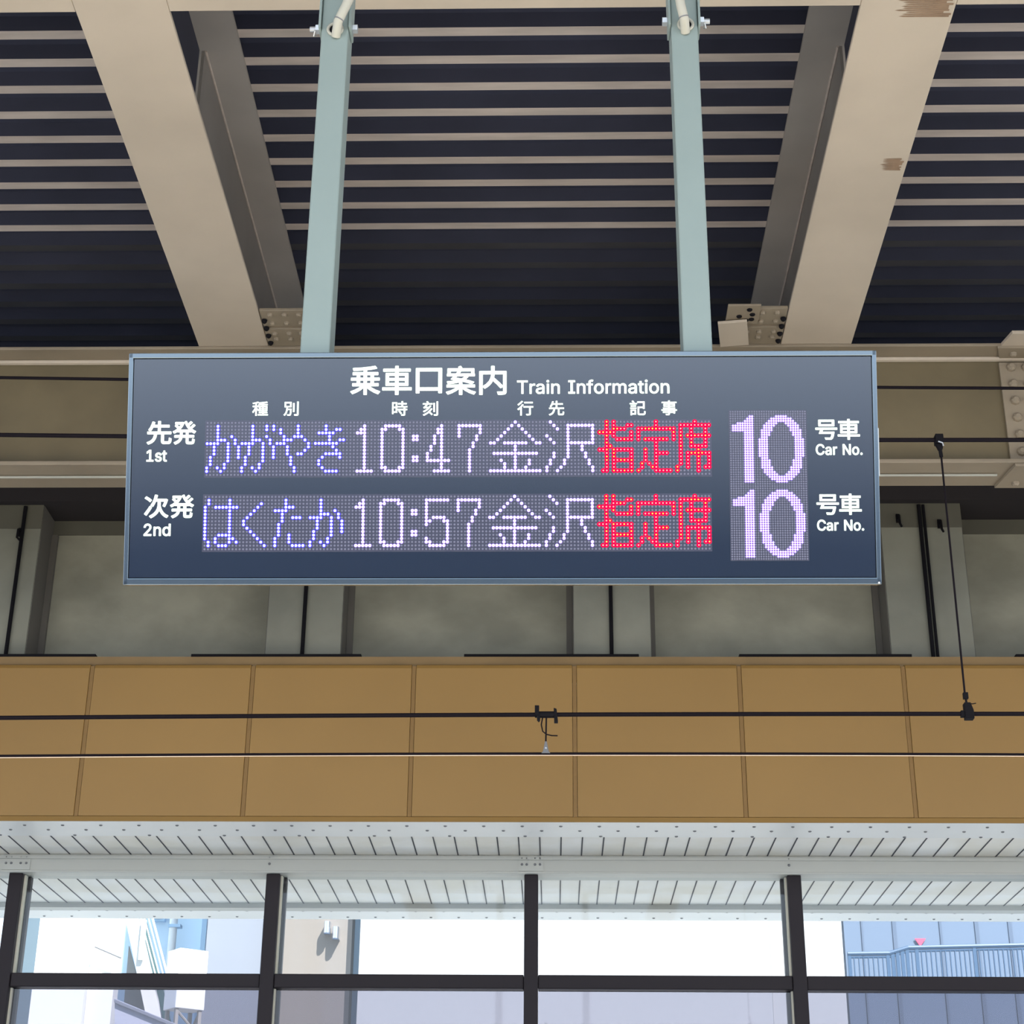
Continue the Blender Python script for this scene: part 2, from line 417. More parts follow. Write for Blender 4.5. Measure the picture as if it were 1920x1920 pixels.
# scrape marks on the underside of the second rafter
for (px, py, wd, hh) in ((1672, 308, .10, .085), (1735, 15, .22, .10)):
    p = at_z(px, py, HB); sc_ = MB(); rnd = random.Random(int(px))
    for k in range(9):
        yy = p.y - hh/2 + hh*k/8
        l0, l1 = p.x - wd*(.35 + rnd.random()*.25), min(p.x + wd*(.35 + rnd.random()*.2), XR + .197)
        sc_.add([(l0, yy, HB - .0016), (l0 + .02, yy - .004, HB - .0016), (l1, yy - .006, HB - .0016), (l1, yy + .006, HB - .0016), (l0 + .02, yy + .004, HB - .0016)], [(0, 1, 2, 3, 4)])
    sc_.build('scrape_mark', M['scrape'], rb, world=True)
# extra angled plate and drilled plate by the second rafter's end
p = at_z(1375, 622, HB - .02)
g = MB().box(-.08, .08, -.13, .13, -.008, .008, mtx=Matrix.Translation((p.x, p.y, HB - .03)) @ Matrix.Rotation(rad(-8), 4, 'Z')).build('angled_plate', M['cream'], rb, bevel=.002, world=True)
p = at_z(1393, 580, HB + .02)
g = MB().box(p.x - .09, p.x + .09, p.y - .09, p.y + .10, HB - .012, HB + .001).build('drilled_plate', M['cream_dark'], rb, bevel=.002, world=True)
bo = MB()
for u, v in ((.03, -.05), (.05, .0), (-.02, .02), (.02, .06), (.05, .05)): bo.note((p.x + u, p.y + v, HB - .012), (0, 0, -1), .016, .01)
bo.bolts('bolt', M['black'], g)

hb_ = MB().box(XL + .201, XR - .201, 4.02, 4.16, HB - .02, HB + .10)
tag(hb_.build('hanger_channel', M['cream'], bevel=.004), 'cream steel channel above the frame carrying the sign poles', 'beam')
cy = at_z(900, 17, HB).y
cb = empty('steel_cross_beam', ((XL + XR)/2, cy - .2, HB))
for xa, xb in ((X0, XL - .201), (XL + .201, XR - .201), (XR + .201, X1)):
    MB().box(xa, xb, cy - .4, cy, HB + .001, HB + .02).build('bottom_flange', M['cream'], cb, bevel=.003, world=True)
    MB().box(xa, xb, cy - .21, cy - .19, HB + .021, HT - .022).build('web', M['cream'], cb, world=True)
tag(cb, 'cream steel cross beam along the upper picture edge between the rafters', 'beam')

# long girder behind the sign
GY = 8.65; gt, gb = at_y(960, 652, GY).z, at_y(960, 868, GY).z
gr = empty('steel_girder', (0, GY + .15, gb))
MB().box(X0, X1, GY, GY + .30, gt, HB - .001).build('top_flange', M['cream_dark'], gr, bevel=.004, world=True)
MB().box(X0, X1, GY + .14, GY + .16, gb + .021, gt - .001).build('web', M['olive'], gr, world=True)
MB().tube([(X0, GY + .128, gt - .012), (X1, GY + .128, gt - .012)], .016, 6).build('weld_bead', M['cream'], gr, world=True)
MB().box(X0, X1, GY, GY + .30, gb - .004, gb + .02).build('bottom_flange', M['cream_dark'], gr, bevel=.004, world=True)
lp = MB().box(X0, X1, GY - .012, GY - .001, gb - .004, gb + .026)
sx = at_y(1893, 750, GY).x
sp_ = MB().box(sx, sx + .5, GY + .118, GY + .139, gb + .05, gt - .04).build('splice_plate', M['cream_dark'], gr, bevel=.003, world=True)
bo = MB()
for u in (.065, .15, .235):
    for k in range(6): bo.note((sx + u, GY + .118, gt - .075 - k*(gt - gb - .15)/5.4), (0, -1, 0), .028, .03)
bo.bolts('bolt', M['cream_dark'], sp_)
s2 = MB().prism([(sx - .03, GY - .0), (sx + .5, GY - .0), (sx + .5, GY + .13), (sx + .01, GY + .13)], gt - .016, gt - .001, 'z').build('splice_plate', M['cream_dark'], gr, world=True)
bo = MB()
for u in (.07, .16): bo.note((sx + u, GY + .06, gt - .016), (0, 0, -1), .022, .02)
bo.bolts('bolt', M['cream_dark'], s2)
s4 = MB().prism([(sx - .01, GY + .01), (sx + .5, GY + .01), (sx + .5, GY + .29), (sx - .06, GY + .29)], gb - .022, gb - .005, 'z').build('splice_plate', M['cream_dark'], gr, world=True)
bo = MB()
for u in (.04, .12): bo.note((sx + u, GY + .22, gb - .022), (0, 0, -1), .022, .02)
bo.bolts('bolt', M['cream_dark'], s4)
tx = at_y(1885, 632, GY).x
MB().prism([(tx, GY - .14), (tx + .6, GY - .14), (tx + .6, GY - .001), (tx - .03, GY - .001)], HB - .022, HB - .002, 'z').build('cover_plate', M['cream'], gr, bevel=.002, world=True)
tag(gr, 'long beige and olive stained steel girder running behind the sign', 'girder')
pz = at_y(960, 886, GY + .13).z
tag(MB().tube([(X0, GY + .14, gb - .013), (sx - .08, GY + .14, gb - .013)], .0075, 8).build('white_conduit', M['conduit'], smooth=True), 'thin white conduit along the underside of the long girder', 'conduit')

# ================================================================ overhead line
WIRE_Y = 7.0
def wire(name, pts, y, r, m, label, cat='wire', n=48):
    # pts: photographed points; a smooth sagging line is laid through them
    P = [at_y(a, b, y) for a, b in pts]
    out = []
    (xa, za), (xb, zb), (xc, zc) = [(p.x, p.z) for p in P]
    for i in range(n + 1):
        x = -8 + 16 * i / n
        z = za*(x-xb)*(x-xc)/((xa-xb)*(xa-xc)) + zb*(x-xa)*(x-xc)/((xb-xa)*(xb-xc)) + zc*(x-xa)*(x-xb)/((xc-xa)*(xc-xb))
        out.append((x, y, z))
    return tag(MB().tube(out, r, 10).build(name, m, smooth=True), label, cat), (lambda x: za*(x-xb)*(x-xc)/((xa-xb)*(xa-xc)) + zb*(x-xa)*(x-xc)/((xb-xa)*(xb-xc)) + zc*(x-xa)*(x-xb)/((xc-xa)*(xc-xb)))
wire('feeder_wire', [(0, 708), (240, 711.5), (1800, 727.3)], 8.0, .0082, M['wire'], 'dark feeder wire, topmost of the overhead lines, crossing the girder web')
_, zm = wire('messenger_wire', [(0, 815.5), (240, 818), (1760, 825)], WIRE_Y, .0098, M['wire'], 'thick dark messenger wire across the lower girder web, holding the slanting dropper')
_, za_ = wire('auxiliary_wire', [(0, 1346), (1020, 1340), (1815, 1338.5)], WIRE_Y, .0092, M['wire'], 'dark auxiliary wire across the middle of the ochre cladding')
cw, zc_ = wire('contact_wire', [(0, 1418), (1020, 1413.6), (1900, 1415.2)], WIRE_Y, .0068, M['wire'], 'contact wire with bright worn underside, lowest of the overhead lines')
MB().tube([(-8 + i/3, WIRE_Y - .001, zc_(-8 + i/3) - .0058) for i in range(49)], .0027, 8).build('worn_underside', M['copper'], cw)

# slanting dropper with two clamps
xt = at_y(1760, 825, WIRE_Y).x; xb_ = at_y(1815, 1332, WIRE_Y).x
zt, zb_ = zm(xt), za_(xb_)
dr = empty('dropper', (xb_, WIRE_Y, zb_))
MB().tube([(xt + .004, WIRE_Y, zt - .06), (xb_ - .006, WIRE_Y, zb_ + .085)], .0045, 8).build('dropper_wire', M['wire'], dr, world=True)
c1 = MB().box(xt - .018, xt + .018, WIRE_Y - .022, WIRE_Y + .022, zt - .022, zt + .022)
c1.prism([(xt - .017, zt - .022), (xt + .017, zt - .022), (xt + .012, zt - .05), (xt - .006, zt - .05)], WIRE_Y - .012, WIRE_Y + .012, 'y')
c1.tube([(xt + .002, WIRE_Y, zt - .045), (xt + .004, WIRE_Y, zt - .085)], .009, 8)
c1 = c1.build('clamp', M['black'], dr, bevel=.003, world=True)
MB().tube([(xt - .008, WIRE_Y - .0225, zt - .018), (xt + .010, WIRE_Y - .0235, zt - .026), (xt + .013, WIRE_Y - .0225, zt - .040)], .0035, 6).build('bolt', M['galv'], c1, world=True)
c2 = MB().prism([(xb_ - .016, zb_ + .045), (xb_ + .010, zb_ + .045), (xb_ + .020, zb_ + .012), (xb_ + .020, zb_ - .024), (xb_ - .016, zb_ - .024)], WIRE_Y - .018, WIRE_Y + .018, 'y')
c2.box(xb_ - .032, xb_ - .014, WIRE_Y - .012, WIRE_Y + .012, zb_ - .014, zb_ + .012)
c2.box(xb_ - .014, xb_ + .006, WIRE_Y - .010, WIRE_Y + .010, zb_ + .065, zb_ + .092)
c2.tube([(xb_ - .003, WIRE_Y, zb_ + .04), (xb_ - .004, WIRE_Y, zb_ + .07)], .005, 6)
c2.tube([(xb_ - .002, WIRE_Y, zb_ + .05), (xb_ + .018, WIRE_Y - .01, zb_ + .040), (xb_ + .034, WIRE_Y - .01, zb_ + .043)], .0025, 6)
c2.build('clamp', M['black'], dr, bevel=.002, world=True)
tag(dr, 'long slanting dropper wire with black clamps, beside the sign edge', 'dropper', 'droppers of the overhead line')
# short dropper in the middle
xs = at_y(1023, 1380, WIRE_Y).x; za0, zc0 = za_(xs), zc_(xs)
ds = empty('dropper', (xs, WIRE_Y, zc0))
px_ = 1 / 430.0
q = MB().tube([(xs - .035, WIRE_Y, za0), (xs + .045, WIRE_Y, za0)], .0145, 10)
q.box(xs - .045, xs - .027, WIRE_Y - .02, WIRE_Y + .02, za0 - .008, za0 + .035)
q.prism([(xs - .036, za0 + .01), (xs - .026, za0 + .01), (xs - .022, za0 - .022), (xs - .028, za0 - .030), (xs - .036, za0 - .022)], WIRE_Y - .015, WIRE_Y + .015, 'y')
q.prism([(xs + .034, za0 + .026), (xs + .046, za0 + .022), (xs + .052, za0 - .034), (xs + .036, za0 - .034)], WIRE_Y - .015, WIRE_Y + .015, 'y')
q.build('clamp', M['black'], ds, bevel=.002, world=True)
MB().tube([(xs + .003, WIRE_Y, za0 - .014), (xs + .001, WIRE_Y, zc0 + .05)], .0034, 8).build('dropper_wire', M['wire'], ds, world=True)
MB().tube([(xs - .012, WIRE_Y, za0 - .010), (xs - .018, WIRE_Y - .005, za0 - .045), (xs - .012, WIRE_Y - .008, za0 - .075), (xs + .004, WIRE_Y - .008, za0 - .088), (xs + .026, WIRE_Y - .006, za0 - .093), (xs + .050, WIRE_Y - .005, za0 - .093)], .0028, 8).build('wire_tail', M['wire'], ds, world=True)
q = MB().prism([(xs - .003, zc0 + .052), (xs + .005, zc0 + .052), (xs + .009, zc0 + .030), (xs + .013, zc0 + .010), (xs + .020, zc0 + .001), (xs - .018, zc0 + .001), (xs - .011, zc0 + .010), (xs - .007, zc0 + .030)], WIRE_Y - .010, WIRE_Y + .010, 'y')
q = q.build('ear', M['rivet'], ds, bevel=.002, world=True)
MB().dome((xs + .001, WIRE_Y - .010, zc0 + .022), (0, -1, 0), .0055, .005).build('bolt', M['galv'], q, world=True)
tag(ds, 'short dropper with black clamp, curled tail and grey ear in mid wire', 'dropper', 'droppers of the overhead line')

# ================================================================ buildings beyond the glass
GZ = -9.0
def ox(px, y, py=1770): return at_y(px, py, y).x
def block(name, pa, pb, y, dy, m, label, cat, top=10.5, py=1770, **kw):
    o = MB().box(ox(pa, y, py), ox(pb, y, py), y, y + dy, GZ, top).build(name, m, **kw)
    return tag(o, label, cat)
structure(MB().box(-30, 30, 13.6, 60, GZ - .3, GZ).build('ground', M['out_shade']))
structure(MB().box(-16, 16, 12.4, 20.6, -.8, -.6).build('trim_23', M['floor']))     # unseen slab added to bounce sunlight up to the soffit
block('narrow_building', 36, 70, 25.0, 6, M['out_teal'], 'narrow grey-teal house strip beside the bright white house wall', 'building')
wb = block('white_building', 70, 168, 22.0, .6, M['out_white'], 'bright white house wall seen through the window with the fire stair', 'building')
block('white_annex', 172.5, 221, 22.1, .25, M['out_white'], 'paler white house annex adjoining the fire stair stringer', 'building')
p0, p1 = at_y(178, 1775, 21.95), at_y(227, 1796, 21.95)
tag(MB().tube([p0, p1], .012, 8).build('wall_cable', M['rivet']), 'thin dark slanting cable on the white house wall', 'cable')
rec = block('recess_wall', 200, 388, 24.5, 4, M['out_recess'], 'blue-grey wall in shade behind the fire stair and downpipe', 'wall')
for (a, b, c, d) in ((288, 312, 1700, 1728),):
    pa, pb = at_y(a, d, 24.45), at_y(b, c, 24.45)
    fr = MB().box(pa.x, pb.x, 24.4, 24.499, pa.z, pb.z).build('vent_frame', M['out_ice'], rec)
    lv = MB()
    for k in range(6):
        z = pa.z + .03 + k * (pb.z - pa.z - .06) / 5
        lv.box(pa.x + .03, pb.x - .05, 24.37, 24.399, z, z + .02)
    lv.build('louver', M['out_blue_line'], fr)
p = at_y(380, 1700, 24.4)
MB().box(ox(377, 24.4), ox(386, 24.4), 24.35, 24.499, GZ, 10.4).build('wall_rib', M['out_ice'], rec)
# fire stair
SY = 23.0
st = empty('fire_stair', (at_y(260, 1900, SY).x, SY, GZ))
def sp3(px, py, y=SY): p = at_y(px, py, y); return (p.x, p.z)
q = MB().prism([sp3(222, 1660), sp3(246, 1660), sp3(306, 1925), sp3(278, 1925)], SY, SY + .12, 'y'); q.build('stringer', M['out_white'], st, world=True)
q = MB().prism([sp3(236, 1660, SY + .85), sp3(258, 1660, SY + .85), sp3(322, 1925, SY + .85), sp3(300, 1925, SY + .85)], SY + .85, SY + .9, 'y'); q.build('tread_back', M['out_green'], st, world=True)
for dx in (6, 13, 20.5, 28):
    a = at_y(246 + dx - 4, 1660, SY - .02); b = at_y(246 + dx + 44, 1845, SY - .02)
    MB().tube([a, b], .0095 if dx < 28 else .014, 8).build('handrail', M['out_white'], st, world=True, smooth=True)
a = at_y(274, 1725, SY - .03); b = at_y(263, 1800, SY - .03)
MB().box(a.x - .05, a.x + .01, SY - .06, SY - .02, b.z, a.z).build('baluster', M['out_white'], st, world=True)
q = MB().prism([sp3(232, 1765), sp3(249, 1830), sp3(300, 1925), sp3(218, 1925)], SY + .3, SY + .35, 'y'); q.build('under_panel', M['out_shade'], st, world=True)
tag(st, 'white steel fire stair with slanting handrails beyond the window glass', 'stair')
# sloping landing parapet below the stair
q = MB().prism([sp3(215, 1872, 20.7), sp3(340, 1924, 20.7), sp3(345, 2080, 20.7), sp3(215, 2080, 20.7)], 20.7, 20.8, 'y')
q = q.build('stair_parapet', M['out_pale'])
MB().prism([sp3(215, 1874, 20.69), sp3(342, 1926, 20.69), sp3(342, 1932, 20.69), sp3(215, 1880, 20.69)], 20.66, 20.699, 'y').build('coping', M['out_lilac'], q)
tag(q, 'pale parapet with sloping dark coping at the foot of the fire stair', 'parapet')
# downpipe
p = at_y(323, 1760, 24.0)
dp = MB().tube([(p.x, 24, GZ), (p.x, 24, 10)], .055, 12)
dp = dp.build('downpipe', M['white'], smooth=True)
z = at_y(330, 1737, 24).z
MB().box(p.x - .06, p.x + .11, 23.93, 24.07, z - .02, z + .02).build('pipe_bracket', M['out_ice'], dp)
tag(dp, 'white vertical downpipe standing above the white cabinet', 'pipe')
# cabinet on a bracket
CY = 21.3
c = at_y(349, 1835, CY); ztop, zbot = at_y(342, 1778, CY - .2).z, at_y(342, 1890, CY - .2).z
cabn = empty('utility_cabinet', (c.x, CY, zbot), (0, 0, rad(38)))
MB().box(-.19, .19, -.16, .16, 0, ztop - zbot).build('cabinet', M['out_white'], cabn, bevel=.008)
for sx_, sy_ in ((-.15, -.12), (.15, -.12), (.15, .12), (-.15, .12)):
    MB().box(sx_ - .02, sx_ + .02, sy_ - .02, sy_ + .02, -.9, -.001).build('leg', M['out_shade'], cabn)
MB().tube([(-.15, -.12, -.02), (.15, -.12, -.28)], .016, 6).build('brace', M['out_shade'], cabn)
MB().tube([(.15, -.12, -.02), (.15, .12, -.28)], .016, 6).build('brace', M['out_shade'], cabn)
MB().box(-.22, .22, -.19, .19, -1.0, -.9).build('base', M['out_shade'], cabn)
tag(cabn, 'white box cabinet on a braced stand beside the downpipe', 'cabinet')
MB_ = MB().box(c.x - .3, c.x + .3, CY - .3, CY + .3, GZ, zbot - 1.001)
tag(MB_.build('cabinet_plinth', M['out_shade']), 'grey concrete plinth carrying the white box cabinet', 'plinth')
# lilac and tan walls
block('lilac_building', 386.5, 508, 21.85, 4, M['out_lilac'], 'pale lilac house wall between the stair and a dark mullion', 'building')
tb = block('tan_building', 508.5, 659, 21.6, 6, M['out_tan'], 'tan plaster house wall carrying two steel vent hoods', 'building')
for i, (px, py) in enumerate(((614, 1740), (630, 1750))):
    p = at_y(px, py, 21.5)
    v = MB()
    pts = [(.04 * math.cos(a) , -.05 * math.sin(a)) for a in [math.pi * k / 10 for k in range(11)]]
    v.prism([(p.x + a, 21.47 + b) for a, b in pts] + [(p.x - .04, 21.603), (p.x + .04, 21.603)], p.z - .07, p.z + .07, 'z')
    v = v.build('vent_hood', M['steel'])
    MB().prism([(p.x + a*.95, 21.47 + b*.95) for a, b in pts], p.z - .082, p.z - .071, 'z').build('grille', M['out_blue_line'], v)
    tag(v, ('steel vent hood on the tan wall, the upper of the two', 'steel vent hood on the tan wall, the lower of the two')[i], 'vent', 'steel vent hoods on the tan wall')
block('ice_blue_wall', 659.5, 674, 21.9, 5, M['out_ice'], 'narrow ice-blue wall strip between the tan and white houses', 'wall')
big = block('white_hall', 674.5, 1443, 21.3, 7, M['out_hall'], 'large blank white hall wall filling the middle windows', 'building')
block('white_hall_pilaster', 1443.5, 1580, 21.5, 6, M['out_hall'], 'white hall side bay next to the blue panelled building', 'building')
bl = block('blue_building', 1584, 2150, 23.2, 6, M['out_blue'], 'blue panelled building behind the railing walkway', 'building')
for px, wd in ((1618, .022), (1679, .05), (1766, .03), (1834, .05), (1897, .05)):
    x = ox(px, 23.2)
    MB().box(x - wd/2, x + wd/2, 23.185, 23.199, GZ, 10.4).build('seam_strip', M['out_blue_line'], bl)
x = ox(1581, 21.7)
RY = 22.4
rl = empty('walkway_railing', (at_y(1750, 1800, RY).x, RY, at_y(1750, 1800, RY).z - 1))
top = [(1589, 1788.5), (1668, 1787.5), (1703, 1777), (1925, 1772), (2100, 1768)]
MB().tube([at_y(a, b, RY) for a, b in top], .028, 8).build('top_rail', M['out_rail'], rl, world=True)
MB().tube([at_y(a, b + 7, RY) for a, b in top], .013, 6).build('mid_rail', M['out_rail'], rl, world=True)
zl = at_y(1700, 1842, RY).z
def railz(px):
    for (a, b), (c_, d) in zip(top, top[1:]):
        if a <= px <= c_: return b + (d - b) * (px - a) / (c_ - a)
for px in list(range(1592, 2060, 9)):
    big_ = px in (1592, 1664, 1673, 1682, 1691, 1700, 1718, 1826)
    p = at_y(px, railz(px) + (0 if big_ else 7), RY)
    MB().box(p.x - (.022 if big_ else .006), p.x + (.022 if big_ else .006), RY - .015, RY + .015, zl, p.z).build('post' if big_ else 'baluster', M['out_rail'], rl, world=True)
MB().box(at_y(1589, 1875, RY).x, at_y(2100, 1875, RY).x, RY - .04, RY + .10, zl - .07, zl - .001).build('walkway_slab', M['out_lilac'], rl, world=True)
tag(rl, 'blue metal railing of a walkway in front of the blue panels', 'railing')
pa, pb, pc = at_y(1715, 1760, 23.18), at_y(1735.5, 1760, 23.18), at_y(1725.3, 1775, 23.18)
tag(MB().prism([(pa.x, pa.z), (pb.x, pb.z), (pc.x, pc.z)], 23.17, 23.184, 'y').build('triangle_sign', M['red']), 'small red inverted triangle sticker on the blue panel wall', 'sticker')

